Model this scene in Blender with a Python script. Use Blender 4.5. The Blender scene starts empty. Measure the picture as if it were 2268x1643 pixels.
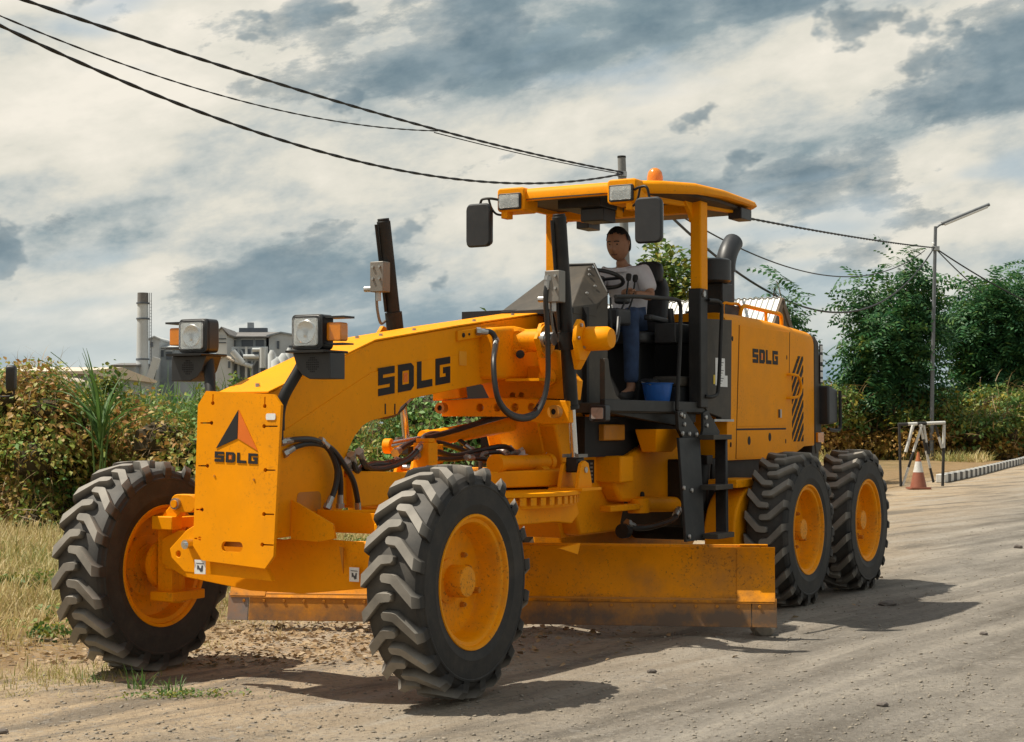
import bpy, bmesh, math, random
import numpy as np
from mathutils import Vector, Matrix
random.seed(7); RNG = np.random.default_rng(11)
sc = bpy.context.scene
COL = sc.collection
rad = math.radians

# ------------------------------------------------------------------ camera
cam_d = bpy.data.cameras.new('camera'); cam = bpy.data.objects.new('camera', cam_d); COL.objects.link(cam)
cam.location = (0, 0, 1.588)
cam.rotation_euler = (rad(90) + 0.0325186, 0, 0)
cam_d.sensor_width = 36.0; cam_d.lens = 3728.39 / 2268 * 36.0
cam_d.clip_start = 0.1; cam_d.clip_end = 20000
sc.camera = cam
sc.cycles.max_bounces = 6; sc.cycles.diffuse_bounces = 3; sc.cycles.glossy_bounces = 3; sc.cycles.transmission_bounces = 4; sc.cycles.transparent_max_bounces = 4
sc.view_settings.view_transform = 'Standard'; sc.view_settings.look = 'None'
sc.view_settings.exposure = 0.45; sc.view_settings.gamma = 1.0; sc.view_settings.use_curve_mapping = False

# ------------------------------------------------------------------ sun + sky
SUN_H = Vector((-1.0, 0.05, 0)).normalized()      # horizontal direction towards the sun
SUN_EL = rad(61)
sun_dir = Vector((SUN_H.x * math.cos(SUN_EL), SUN_H.y * math.cos(SUN_EL), math.sin(SUN_EL)))
sl = bpy.data.lights.new('sun', 'SUN'); sl.energy = 4.4; sl.angle = rad(0.6); sl.color = (1.0, 0.93, 0.80)
sun = bpy.data.objects.new('sun', sl); COL.objects.link(sun)
sun.rotation_euler = sun_dir.to_track_quat('Z', 'Y').to_euler()

world = bpy.data.worlds.new('World'); sc.world = world; world.use_nodes = True
def build_world():
    nt = world.node_tree; nt.nodes.clear(); N = nt.nodes.new; L = nt.links.new
    out = N('ShaderNodeOutputWorld'); bg = N('ShaderNodeBackground'); bg.inputs['Strength'].default_value = 0.092
    L(bg.outputs[0], out.inputs[0])
    sky = N('ShaderNodeTexSky'); sky.sky_type = 'NISHITA'; sky.sun_disc = False
    sky.sun_elevation = SUN_EL; sky.sun_rotation = math.atan2(SUN_H.x, SUN_H.y)
    sky.air_density = 1.0; sky.dust_density = 2.0; sky.ozone_density = 1.5
    tc = N('ShaderNodeTexCoord'); sep = N('ShaderNodeSeparateXYZ'); L(tc.outputs['Generated'], sep.inputs[0])
    def math_(op, a, b=None, c=None, clamp=False):
        n = N('ShaderNodeMath'); n.operation = op; n.use_clamp = clamp
        for i, v in enumerate((a, b, c)):
            if v is None: continue
            if isinstance(v, (int, float)): n.inputs[i].default_value = v
            else: L(v, n.inputs[i])
        return n.outputs[0]
    def noise(scale, detail, rough, off, dist=0.0, sz=1.0, shear=0.0):
        zz = math_('MULTIPLY_ADD', sep.outputs[0], -shear, sep.outputs[2])
        cmb = N('ShaderNodeCombineXYZ'); L(sep.outputs[0], cmb.inputs[0]); L(sep.outputs[1], cmb.inputs[1]); L(math_('MULTIPLY', zz, sz), cmb.inputs[2])
        mp = N('ShaderNodeMapping'); mp.inputs['Location'].default_value = off; L(cmb.outputs[0], mp.inputs[0])
        n = N('ShaderNodeTexNoise'); n.inputs['Scale'].default_value = scale; n.inputs['Detail'].default_value = detail
        n.inputs['Roughness'].default_value = rough; n.inputs['Distortion'].default_value = dist
        L(mp.outputs[0], n.inputs['Vector']); return n.outputs[0]
    def ramp(fac, stops, interp='LINEAR'):
        r = N('ShaderNodeValToRGB'); r.color_ramp.interpolation = interp
        e = r.color_ramp.elements
        e[0].position, e[0].color = stops[0][0], (*stops[0][1], 1); e[1].position, e[1].color = stops[-1][0], (*stops[-1][1], 1)
        for p, c in stops[1:-1]:
            x = e.new(p); x.color = (*c, 1)
        L(fac, r.inputs[0]); return r.outputs[0]
    def mix(f, a, b):
        m = N('ShaderNodeMix'); m.data_type = 'RGBA'
        if isinstance(f, (int, float)): m.inputs[0].default_value = f
        else: L(f, m.inputs[0])
        for s_, v in ((6, a), (7, b)):
            if isinstance(v, tuple): m.inputs[s_].default_value = (*v, 1)
            else: L(v, m.inputs[s_])
        return m.outputs[2]
    # a bright uneven veil, torn grey masses below it, small dark puffs
    big = noise(3.2, 2.0, 0.5, CL_OFF, 0.15, 3.2, 0.16)
    mid = noise(6.8, 8.0, 0.60, (1.3 + CL_OFF[0], 4.1, 2.2), 0.14, 2.4, 0.18)
    fine = noise(30.0, 4.0, 0.6, (5.1, 2.7, CL_OFF[2]), 0.1, 1.7, 0.12)
    s = math_('ADD', math_('MULTIPLY', big, 0.46), math_('ADD', math_('MULTIPLY', mid, 0.42), math_('MULTIPLY', fine, 0.12)))
    cloud = ramp(s, CL_RAMP)
    pf = noise(6.5, 8.0, 0.60, (7.7 + CL_OFF[0], 1.1, 3.3), 0.08, 2.3, 0.15)
    pmask = ramp(math_('MULTIPLY_ADD', big, -0.55, math_('MULTIPLY_ADD', fine, 0.10, pf)), [(0.325, (0, 0, 0)), (0.355, (0.5, 0.5, 0.5)), (0.42, (0.9, 0.9, 0.9))])
    pcol = ramp(fine, [(0.35, (1.15, 1.7, 2.05)), (0.65, (2.0, 2.6, 2.9))])
    cloud = mix(pmask, cloud, pcol)
    puff = noise(12.0, 5.0, 0.52, (3.9, 6.6, CL_OFF[2] + 1.7), 0.0, 1.6, 0.05)
    cloud = mix(ramp(puff, [(0.635, (0, 0, 0)), (0.665, (0.7, 0.7, 0.7)), (0.72, (0.9, 0.9, 0.9))]), cloud, pcol)
    holes = noise(5.0, 3.0, 0.55, (9.1, -3.3, 1.0), 0.2, 4.0, 0.1)
    hf = ramp(holes, [(0.57, (0, 0, 0)), (0.70, (0.7, 0.7, 0.7))], 'EASE')
    col = mix(hf, cloud, mix(0.75, sky.outputs[0], (3.5, 4.35, 4.8)))
    # overhead, where the sun stands, the cloud opens to clear sky
    clear = ramp(math_('ADD', sep.outputs[2], math_('MULTIPLY_ADD', big, 0.25, -0.125)), [(0.30, (0, 0, 0)), (0.62, (0.30, 0.30, 0.30))], 'EASE')
    col = mix(clear, col, sky.outputs[0])
    # the deck closes into a hazy blue-grey bank low down
    lowf = math_('ADD', sep.outputs[2], math_('MULTIPLY_ADD', mid, 0.10, -0.05))
    low = ramp(lowf, [(0.0, (0.85, 0.85, 0.85)), (0.05, (0.6, 0.6, 0.6)), (0.11, (0.0, 0.0, 0.0))], 'EASE')
    bank = ramp(math_('MULTIPLY_ADD', mid, 0.5, math_('MULTIPLY', big, 0.5)), [(0.38, (1.8, 2.65, 3.25)), (0.62, (4.2, 4.9, 5.0))])
    col = mix(low, col, bank)
    L(col, bg.inputs['Color'])
CL_OFF = (2.2, 0.4, 0.0)
CL_RAMP = [(0.37, (1.25, 1.85, 2.2)), (0.44, (2.3, 2.9, 3.1)), (0.49, (4.5, 4.7, 4.45)), (0.53, (6.0, 5.8, 5.05)), (0.61, (7.3, 6.85, 5.95))]
build_world()

# ------------------------------------------------------------------ materials
MATS = {}
def newmat(name):
    m = bpy.data.materials.new(name); m.use_nodes = True; nt = m.node_tree
    b = nt.nodes['Principled BSDF']; MATS[name] = m
    return m, nt, b
def pmat(name, col, rough=0.5, metal=0.0, var=0.12, scale=6.0, bump=0.0, bscale=60.0, dirt=None, dirt_amt=0.0, dirt_scale=3.0, coat=0.0, col2=None, spec=0.5, emis=None, trans=0.0, speck=0.0, speck_col=(0.10, 0.055, 0.02), mud=None):
    m, nt, b = newmat(name); N = nt.nodes.new; L = nt.links.new
    tc = N('ShaderNodeTexCoord')
    n1 = N('ShaderNodeTexNoise'); n1.inputs['Scale'].default_value = scale; n1.inputs['Detail'].default_value = 6; n1.inputs['Roughness'].default_value = 0.6
    L(tc.outputs['Object'], n1.inputs['Vector'])
    mx = N('ShaderNodeMix'); mx.data_type = 'RGBA'
    c = Vector(col)
    a_ = tuple(c * (1 - var)) if col2 is None else tuple(col2); b_ = tuple(c * (1 + var)) if col2 is None else tuple(col)
    rr = N('ShaderNodeMapRange'); rr.inputs[1].default_value = 0.3; rr.inputs[2].default_value = 0.7
    L(n1.outputs[0], rr.inputs[0]); L(rr.outputs[0], mx.inputs[0])
    mx.inputs[6].default_value = (*a_, 1); mx.inputs[7].default_value = (*b_, 1)
    outc = mx.outputs[2]
    if dirt is not None:
        n2 = N('ShaderNodeTexNoise'); n2.inputs['Scale'].default_value = dirt_scale; n2.inputs['Detail'].default_value = 9; n2.inputs['Roughness'].default_value = 0.72
        L(tc.outputs['Object'], n2.inputs['Vector'])
        r2 = N('ShaderNodeMapRange'); r2.inputs[1].default_value = 0.45; r2.inputs[2].default_value = 0.75; r2.inputs[4].default_value = dirt_amt
        L(n2.outputs[0], r2.inputs[0])
        m2 = N('ShaderNodeMix'); m2.data_type = 'RGBA'; L(r2.outputs[0], m2.inputs[0]); L(outc, m2.inputs[6]); m2.inputs[7].default_value = (*dirt, 1)
        outc = m2.outputs[2]
    if mud:
        z0, z1, mcol = mud
        sp = N('ShaderNodeSeparateXYZ'); L(tc.outputs['Object'], sp.inputs[0])
        nm = N('ShaderNodeTexNoise'); nm.inputs['Scale'].default_value = 2.4; nm.inputs['Detail'].default_value = 9; nm.inputs['Roughness'].default_value = 0.7; L(tc.outputs['Object'], nm.inputs['Vector'])
        rz = N('ShaderNodeMapRange'); rz.inputs[1].default_value = z1; rz.inputs[2].default_value = z0; rz.inputs[3].default_value = -0.35; rz.inputs[4].default_value = 0.22; L(sp.outputs[2], rz.inputs[0])
        am = N('ShaderNodeMath'); am.operation = 'ADD'; L(nm.outputs[0], am.inputs[0]); L(rz.outputs[0], am.inputs[1])
        rm_ = N('ShaderNodeMapRange'); rm_.inputs[1].default_value = 0.54; rm_.inputs[2].default_value = 0.78; rm_.inputs[4].default_value = 0.9; L(am.outputs[0], rm_.inputs[0])
        mm = N('ShaderNodeMix'); mm.data_type = 'RGBA'; L(rm_.outputs[0], mm.inputs[0]); L(outc, mm.inputs[6]); mm.inputs[7].default_value = (*mcol, 1); outc = mm.outputs[2]
    if speck:
        n4 = N('ShaderNodeTexNoise'); n4.inputs['Scale'].default_value = 46; n4.inputs['Detail'].default_value = 5; n4.inputs['Roughness'].default_value = 0.7; L(tc.outputs['Object'], n4.inputs['Vector'])
        n5 = N('ShaderNodeTexNoise'); n5.inputs['Scale'].default_value = 2.3; n5.inputs['Detail'].default_value = 4; L(tc.outputs['Object'], n5.inputs['Vector'])
        ad = N('ShaderNodeMath'); ad.operation = 'MULTIPLY_ADD'; L(n5.outputs[0], ad.inputs[0]); ad.inputs[1].default_value = 0.35; L(n4.outputs[0], ad.inputs[2])
        r4 = N('ShaderNodeMapRange'); r4.inputs[1].default_value = 0.76; r4.inputs[2].default_value = 0.86; r4.inputs[4].default_value = speck; L(ad.outputs[0], r4.inputs[0])
        m4 = N('ShaderNodeMix'); m4.data_type = 'RGBA'; L(r4.outputs[0], m4.inputs[0]); L(outc, m4.inputs[6]); m4.inputs[7].default_value = (*speck_col, 1); outc = m4.outputs[2]
    L(outc, b.inputs['Base Color'])
    rm = N('ShaderNodeMapRange'); rm.inputs[3].default_value = max(0.02, rough - 0.08); rm.inputs[4].default_value = min(1, rough + 0.1)
    L(n1.outputs[0], rm.inputs[0]); L(rm.outputs[0], b.inputs['Roughness'])
    b.inputs['Metallic'].default_value = metal; b.inputs['Specular IOR Level'].default_value = spec
    b.inputs['Coat Weight'].default_value = coat; b.inputs['Transmission Weight'].default_value = trans
    if bump:
        n3 = N('ShaderNodeTexNoise'); n3.inputs['Scale'].default_value = bscale; n3.inputs['Detail'].default_value = 4
        L(tc.outputs['Object'], n3.inputs['Vector'])
        bp = N('ShaderNodeBump'); bp.inputs['Strength'].default_value = bump; bp.inputs['Distance'].default_value = 0.01
        L(n3.outputs[0], bp.inputs['Height']); L(bp.outputs[0], b.inputs['Normal'])
    return m
YEL = (0.88, 0.315, 0.0)
pmat('paint', YEL, 0.55, var=0.06, scale=3, dirt=(0.50, 0.21, 0.02), dirt_amt=0.30, dirt_scale=2.6, bump=0.03, bscale=30, coat=0.0, spec=0.12, speck=0.28, mud=(0.2, 0.9, (0.22, 0.13, 0.05)))
pmat('rim_paint', YEL, 0.45, var=0.08, scale=4, dirt=(0.26, 0.15, 0.06), dirt_amt=0.5, dirt_scale=3.0, bump=0.03, bscale=30, spec=0.12, speck=0.6)
pmat('paint_worn', (0.54, 0.20, 0.006), 0.5, var=0.12, scale=6, dirt=(0.20, 0.13, 0.07), dirt_amt=0.5, dirt_scale=4, bump=0.05, bscale=40)
pmat('blade_paint', (0.70, 0.25, 0.002), 0.5, var=0.12, scale=3, dirt=(0.20, 0.115, 0.05), dirt_amt=0.75, dirt_scale=1.7, bump=0.04, bscale=25, speck=0.7, spec=0.12, mud=(0.22, 0.48, (0.075, 0.048, 0.028)))
pmat('edge_steel', (0.46, 0.175, 0.004), 0.5, var=0.2, scale=4, dirt=(0.20, 0.13, 0.08), dirt_amt=0.6, dirt_scale=1.9, bump=0.06, mud=(0.15, 0.45, (0.085, 0.06, 0.042)))
pmat('bit_steel', (0.22, 0.20, 0.19), 0.5, metal=0.2, var=0.25, scale=6, dirt=(0.40, 0.16, 0.02), dirt_amt=0.8, dirt_scale=3.0, bump=0.06)
pmat('rubber', (0.030, 0.029, 0.028), 0.62, var=0.2, scale=9, dirt=(0.17, 0.145, 0.115), dirt_amt=0.42, dirt_scale=3.5, bump=0.06, bscale=70, spec=0.45)
def rubber_tread():
    m = pmat('tread', (0.020, 0.019, 0.018), 0.66, var=0.2, scale=9, dirt=(0.12, 0.095, 0.07), dirt_amt=0.35, dirt_scale=3.5, bump=0.06, bscale=70, spec=0.4)
    nt = m.node_tree; N = nt.nodes.new; L = nt.links.new; b = nt.nodes['Principled BSDF']
    tc = N('ShaderNodeTexCoord'); sp = N('ShaderNodeSeparateXYZ'); L(tc.outputs['Object'], sp.inputs[0])
    cb = N('ShaderNodeCombineXYZ'); L(sp.outputs[0], cb.inputs[0]); L(sp.outputs[2], cb.inputs[1])
    ln = N('ShaderNodeVectorMath'); ln.operation = 'LENGTH'; L(cb.outputs[0], ln.inputs[0])
    nz = N('ShaderNodeTexNoise'); nz.inputs['Scale'].default_value = 7; nz.inputs['Detail'].default_value = 6; L(tc.outputs['Object'], nz.inputs['Vector'])
    mr = N('ShaderNodeMapRange'); mr.inputs[1].default_value = 0.622; mr.inputs[2].default_value = 0.678; L(ln.outputs['Value'], mr.inputs[0])
    mu = N('ShaderNodeMath'); mu.operation = 'MULTIPLY_ADD'; L(nz.outputs[0], mu.inputs[0]); mu.inputs[1].default_value = 0.9; mu.inputs[2].default_value = 0.25
    m2 = N('ShaderNodeMath'); m2.operation = 'MULTIPLY'; m2.use_clamp = True; L(mr.outputs[0], m2.inputs[0]); L(mu.outputs[0], m2.inputs[1])
    mx = N('ShaderNodeMix'); mx.data_type = 'RGBA'; L(m2.outputs[0], mx.inputs[0])
    src = b.inputs['Base Color'].links[0].from_socket; L(src, mx.inputs[6]); mx.inputs[7].default_value = (0.30, 0.272, 0.232, 1)  # paler lug tops: dust, with grazing sun also put into the colour
    L(mx.outputs[2], b.inputs['Base Color'])
rubber_tread()
pmat('paint_light', (0.80, 0.34, 0.02), 0.5, var=0.05)
pmat('cab_grey', (0.052, 0.045, 0.036), 0.6, var=0.12, scale=5, dirt=(0.16, 0.125, 0.085), dirt_amt=0.35, dirt_scale=4, bump=0.03, spec=0.3)
pmat('black_metal', (0.011, 0.0105, 0.010), 0.5, var=0.2, scale=8, dirt=(0.09, 0.075, 0.06), dirt_amt=0.25, dirt_scale=5, spec=0.35)
pmat('dark_interior', (0.006, 0.006, 0.006), 0.7, var=0.2)  # near black stands in for the shade inside and under the cab
pmat('plastic', (0.019, 0.020, 0.022), 0.45, var=0.15, scale=10, dirt=(0.1, 0.09, 0.08), dirt_amt=0.2)
pmat('hose', (0.016, 0.016, 0.016), 0.38, var=0.2, scale=20, spec=0.6)
pmat('print_black', (0.007, 0.006, 0.006), 0.7, var=0.1)
pmat('print_orange', (0.72, 0.150, 0.004), 0.5, var=0.05)
pmat('chrome', (0.72, 0.72, 0.72), 0.18, metal=1.0, var=0.05)
pmat('steel', (0.42, 0.41, 0.39), 0.38, metal=0.85, var=0.15, scale=12)
pmat('valve_grey', (0.20, 0.19, 0.17), 0.5, metal=0.3, var=0.12, dirt=(0.3, 0.26, 0.2), dirt_amt=0.3)
pmat('sticker', (0.74, 0.74, 0.72), 0.5, var=0.06, scale=30)
pmat('sticker_ink', (0.06, 0.06, 0.07), 0.5, var=0.1)
pmat('sticker_yellow', (0.75, 0.52, 0.02), 0.5, var=0.06)
pmat('amber', (0.85, 0.27, 0.006), 0.22, var=0.08, scale=40, coat=0.5, trans=0.25)
pmat('reflector', (0.62, 0.62, 0.60), 0.2, metal=0.55, var=0.2, scale=26, bump=0.3, bscale=22)
pmat('blue_plastic', (0.012, 0.11, 0.42), 0.42, var=0.12, scale=14, bump=0.05)
pmat('skin', (0.33, 0.165, 0.095), 0.55, var=0.12, scale=18)
pmat('mouth', (0.10, 0.035, 0.028), 0.6, var=0.1)
pmat('hair', (0.010, 0.009, 0.009), 0.6, var=0.2, scale=60, bump=0.4, bscale=220)
pmat('shirt', (0.62, 0.60, 0.63), 0.85, var=0.06, scale=12, bump=0.25, bscale=24)
pmat('jeans', (0.030, 0.055, 0.12), 0.9, var=0.35, scale=9, bump=0.25, bscale=30)
pmat('shoe', (0.03, 0.027, 0.025), 0.7, var=0.2)
def glassmat():
    m, nt, b = newmat('lens'); b.inputs['Base Color'].default_value = (0.92, 0.93, 0.92, 1); b.inputs['Roughness'].default_value = 0.06
    b.inputs['Transmission Weight'].default_value = 0.92; b.inputs['IOR'].default_value = 1.35
    N = nt.nodes.new; L = nt.links.new
    tc = N('ShaderNodeTexCoord'); w = N('ShaderNodeTexWave'); w.inputs['Scale'].default_value = 18; w.inputs['Distortion'].default_value = 1.5
    L(tc.outputs['Object'], w.inputs['Vector']); bp = N('ShaderNodeBump'); bp.inputs['Strength'].default_value = 0.25; bp.inputs['Distance'].default_value = 0.01
    L(w.outputs['Fac'], bp.inputs['Height']); L(bp.outputs[0], b.inputs['Normal'])
glassmat()

# ------------------------------------------------------------------ mesh builder
class MB:
    def __init__(s): s.v = []; s.f = []
    def add(s, vs, fs):
        o = len(s.v); s.v += [tuple(p) for p in vs]; s.f += [tuple(i + o for i in f) for f in fs]; return s
    def box(s, c, size, R=None):
        hx, hy, hz = size[0] / 2, size[1] / 2, size[2] / 2; c = Vector(c)
        vs = [Vector((x, y, z)) for z in (-hz, hz) for y in (-hy, hy) for x in (-hx, hx)]
        if R is not None: vs = [R @ p for p in vs]
        return s.add([c + p for p in vs], [(0, 2, 3, 1), (4, 5, 7, 6), (0, 1, 5, 4), (2, 6, 7, 3), (0, 4, 6, 2), (1, 3, 7, 5)])
    def bb(s, x0, x1, y0, y1, z0, z1): return s.box(((x0 + x1) / 2, (y0 + y1) / 2, (z0 + z1) / 2), (x1 - x0, y1 - y0, z1 - z0))
    def bar(s, p0, p1, w, h, up=(0, 0, 1)):
        p0, p1 = Vector(p0), Vector(p1); d = (p1 - p0); L_ = d.length; d.normalize(); u = Vector(up)
        x = d.cross(u)
        if x.length < 1e-4: x = d.cross(Vector((1, 0, 0)))
        x.normalize(); u = x.cross(d)
        R = Matrix((d, x, u)).transposed()
        return s.box((p0 + p1) / 2, (L_, w, h), R)
    def prism(s, pts, plane, t0, t1):
        n = len(pts)
        def P(a, b, t): return {'bz': (a, t, b), 'lz': (t, a, b), 'bl': (a, b, t)}[plane]
        vs = [P(a, b, t0) for a, b in pts] + [P(a, b, t1) for a, b in pts]
        return s.add(vs, [tuple(range(n - 1, -1, -1)), tuple(range(n, 2 * n))] + [(i, (i + 1) % n, n + (i + 1) % n, n + i) for i in range(n)])
    def loft(s, rings, cap=True):
        n = len(rings[0]); vs = [p for r in rings for p in r]; fs = []
        for k in range(len(rings) - 1):
            for i in range(n): fs.append((k * n + i, k * n + (i + 1) % n, (k + 1) * n + (i + 1) % n, (k + 1) * n + i))
        if cap: fs += [tuple(range(n - 1, -1, -1)), tuple(range((len(rings) - 1) * n, len(rings) * n))]
        return s.add(vs, fs)
    def tube(s, path, r, n=10, caps=True, closed=False):
        pts = [Vector(p) for p in path]; m = len(pts); rs = r if isinstance(r, (list, tuple)) else [r] * m
        T = []
        for i in range(m):
            a = pts[i - 1] if (i > 0 or closed) else pts[i]; b = pts[(i + 1) % m] if (i < m - 1 or closed) else pts[i]
            t = b - a; T.append(t.normalized() if t.length > 1e-9 else Vector((0, 0, 1)))
        u = T[0].orthogonal().normalized(); rings = []
        for i in range(m):
            u = (u - T[i] * u.dot(T[i])); u.normalize(); w = T[i].cross(u)
            rings.append([pts[i] + (u * math.cos(2 * math.pi * k / n) + w * math.sin(2 * math.pi * k / n)) * rs[i] for k in range(n)])
        if closed: rings.append(rings[0]); return s.loft(rings, False)
        return s.loft(rings, caps)
    def cyl(s, p0, p1, r, r1=None, n=18): return s.tube([p0, p1], [r, r if r1 is None else r1], n)
    def lathe(s, prof, o, axis, n=32, closed=False):
        o = Vector(o); a = Vector(axis).normalized(); u = a.orthogonal().normalized(); w = a.cross(u); m = len(prof)
        vs = []
        for k in range(n):
            c, si = math.cos(2 * math.pi * k / n), math.sin(2 * math.pi * k / n)
            for (h, r) in prof: vs.append(o + a * h + (u * c + w * si) * r)
        fs = []
        for k in range(n):
            k2 = (k + 1) % n
            for i in range(m if closed else m - 1): fs.append((k * m + i, k * m + (i + 1) % m, k2 * m + (i + 1) % m, k2 * m + i))
        if not closed:
            if prof[0][1] > 1e-6: fs.append(tuple(k * m for k in range(n)))
            if prof[-1][1] > 1e-6: fs.append(tuple(k * m + m - 1 for k in range(n)))
        return s.add(vs, fs)
    def plate(s, outline, holes, o, u, v, th):
        bm = bmesh.new(); o, u, v = Vector(o), Vector(u), Vector(v); nrm = u.cross(v).normalized()
        es = []
        for loop in [outline] + list(holes):
            vs = [bm.verts.new(o + u * a + v * b) for a, b in loop]
            es += [bm.edges.new((vs[i], vs[(i + 1) % len(vs)])) for i in range(len(vs))]
        bmesh.ops.triangle_fill(bm, edges=es, use_beauty=True, normal=nrm)
        r = bmesh.ops.extrude_face_region(bm, geom=list(bm.faces))
        for x in r['geom']:
            if isinstance(x, bmesh.types.BMVert): x.co += nrm * th
        bm.verts.index_update()
        s.add([x.co.copy() for x in bm.verts], [[q.index for q in f.verts] for f in bm.faces]); bm.free(); return s
    def mesh(s, name, mat, flip=False, smooth=35, merge=False):
        me = bpy.data.meshes.new(name)
        me.from_pydata([(x, -y, z) for x, y, z in s.v] if flip else s.v, [], s.f)
        bm = bmesh.new(); bm.from_mesh(me)
        bm.faces.ensure_lookup_table()
        if merge: bmesh.ops.remove_doubles(bm, verts=bm.verts, dist=1e-5)
        bmesh.ops.recalc_face_normals(bm, faces=bm.faces); bm.to_mesh(me); bm.free()
        me.materials.append(MATS[mat])
        if smooth is not None:
            me.shade_smooth(); me.set_sharp_from_angle(angle=rad(smooth))
        return me
def circ(cx, cy, r, n=16, ry=None): return [(cx + r * math.cos(2 * math.pi * k / n), cy + (ry or r) * math.sin(2 * math.pi * k / n)) for k in range(n)]
def rrect(x0, x1, y0, y1, r, n=4):
    o = []
    for cx, cy, a0 in ((x1 - r, y0 + r, -90), (x1 - r, y1 - r, 0), (x0 + r, y1 - r, 90), (x0 + r, y0 + r, 180)):
        for k in range(n + 1):
            a = rad(a0 + 90 * k / n); o.append((cx + r * math.cos(a), cy + r * math.sin(a)))
    return o
def spline(pts, n=8):
    P = [Vector(p) for p in pts]; P = [P[0] * 2 - P[1]] + P + [P[-1] * 2 - P[-2]]; o = []
    for i in range(1, len(P) - 2):
        for k in range(n):
            t = k / n; a, b, c, d = P[i - 1], P[i], P[i + 1], P[i + 2]
            o.append(0.5 * ((2 * b) + (c - a) * t + (2 * a - 5 * b + 4 * c - d) * t * t + (3 * b - a - 3 * c + d) * t ** 3))
    o.append(P[-2]); return o
def link(name, me, parent=None, loc=None, rot=None, bevel=0.0, seg=2):
    o = bpy.data.objects.new(name, me); COL.objects.link(o)
    if parent is not None: o.parent = parent
    if loc is not None: o.location = loc
    if rot is not None: o.rotation_euler = rot
    if bevel:
        md = o.modifiers.new('bevel', 'BEVEL'); md.width = bevel; md.segments = seg; md.limit_method = 'ANGLE'; md.angle_limit = rad(35); md.harden_normals = False
    return o
def tag(o, label, cat, group=None, kind=None):
    if label: o['label'] = label
    if cat: o['category'] = cat
    if group: o['group'] = group
    if kind: o['kind'] = kind
    return o
def empty(name, loc=(0, 0, 0), rz=0.0):
    o = bpy.data.objects.new(name, None); COL.objects.link(o); o.location = loc; o.rotation_euler = (0, 0, rz); o.empty_display_size = 0.2; return o

# ------------------------------------------------------------------ machine frame: b = backwards from front axle, l = to its left, z = up
GA = 0.5127639563; GO = Vector((-1.39565, 10.55684, 0)); GROT = math.pi / 2 - GA
def gw(b, l, z): return Vector((GO.x + b * math.sin(GA) + l * math.cos(GA), GO.y + b * math.cos(GA) - l * math.sin(GA), z))
grader = empty('motor_grader', GO, GROT)
tag(grader, 'large orange yellow motor grader with open cab parked on the dirt road', 'grader')
def G(mb, name, mat='paint', parent=None, bevel=0.0, smooth=35, loc=None, seg=2):
    return link(name, mb.mesh(name, mat, flip=True, smooth=smooth), parent or grader, loc, None, bevel, seg)
def GC(o, parent, b=0, l=0, z=0, rz=0.0, name=None):          # copy of a part that shares its mesh, shifted in machine axes
    c = o.copy(); COL.objects.link(c); c.parent = parent; c.location = (b, -l, z); c.rotation_euler = (0, 0, rz); return c
# ================================================================== MOTOR GRADER
# ---- lettering shapes in a unit box
LET = {
 'S': ([(0,0),(1,0),(1,.62),(.28,.62),(.28,.74),(1,.74),(1,1),(0,1),(0,.38),(.72,.38),(.72,.26),(0,.26)], []),
 'D': ([(0,0),(.82,0),(1,.14),(1,.86),(.82,1),(0,1)], [[(.27,.25),(.70,.25),(.70,.75),(.27,.75)]]),
 'L': ([(0,0),(1,0),(1,.27),(.28,.27),(.28,1),(0,1)], []),
 'G': ([(0,0),(1,0),(1,.63),(.52,.63),(.52,.40),(.70,.40),(.70,.27),(.28,.27),(.28,.74),(1,.74),(1,1),(0,1)], []),
}
def lettering(o, u, v, parent, w=0.215, pitch=0.262, th=0.003):
    """the four block letters along u (whole width) and v (height), laid proud of a surface"""
    o, u, v = Vector(o), Vector(u), Vector(v)
    for i, ch in enumerate('SDLG'):
        out, holes = LET[ch]
        oo = o + u * (pitch * i)
        m = MB().plate(out, holes, oo, u * w, v, th); G(m, 'letter', 'print_black', parent, smooth=None)
        if ch == 'D':
            n = MB().plate([(.36,.33),(.61,.33),(.61,.67),(.36,.67)], [], oo, u * w, v, th); G(n, 'letter_mark', 'print_orange', parent, smooth=None)

# ---- wheels -------------------------------------------------------
WR = 0.685
def tyre_mesh(sg):
    m = MB()
    half = [(.150,.372),(.166,.378),(.176,.405),(.184,.44),(.187,.448),(.1885,.456),(.1875,.464),(.190,.52),(.1885,.560),(.192,.566),(.191,.576),(.184,.583),(.176,.605),(.160,.624),(.12,.630),(.06,.634)]
    prof = half + [(0,.635)] + [(-w, r) for w, r in reversed(half)]
    m.lathe([(w * sg, r) for w, r in prof], (0,0,0), (0,1,0), 72, closed=True)
    NL = 20
    st = [(-.036,.002,.684,.622,.011),(-.024,.0,.6865,.622,.023),(.036,-.004,.686,.622,.026),(.060,-.018,.685,.620,.034),(.168,-.128,.679,.600,.035),
          (.193,-.140,.640,.592,.030),(.193,-.145,.592,.575,.025)]
    for side in (1, -1):
        for k in range(NL):
            t0 = 2 * math.pi * (k + (0.5 if side < 0 else 0)) / NL
            rings = []
            for (w, s_, rt, rb, h) in st:
                ring = []
                for (ds, r) in ((-h - .010, rb), (-h, rt), (h, rt), (h + .010, rb)):
                    th = t0 + (s_ + ds) / WR
                    ring.append((-r * math.cos(th), side * sg * w, r * math.sin(th)))
                rings.append(ring)
            m.loft(rings)
    return m.mesh('tyre', 'tread', flip=True, smooth=17)
TYRE = {1: tyre_mesh(1), -1: tyre_mesh(-1)}
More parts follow.
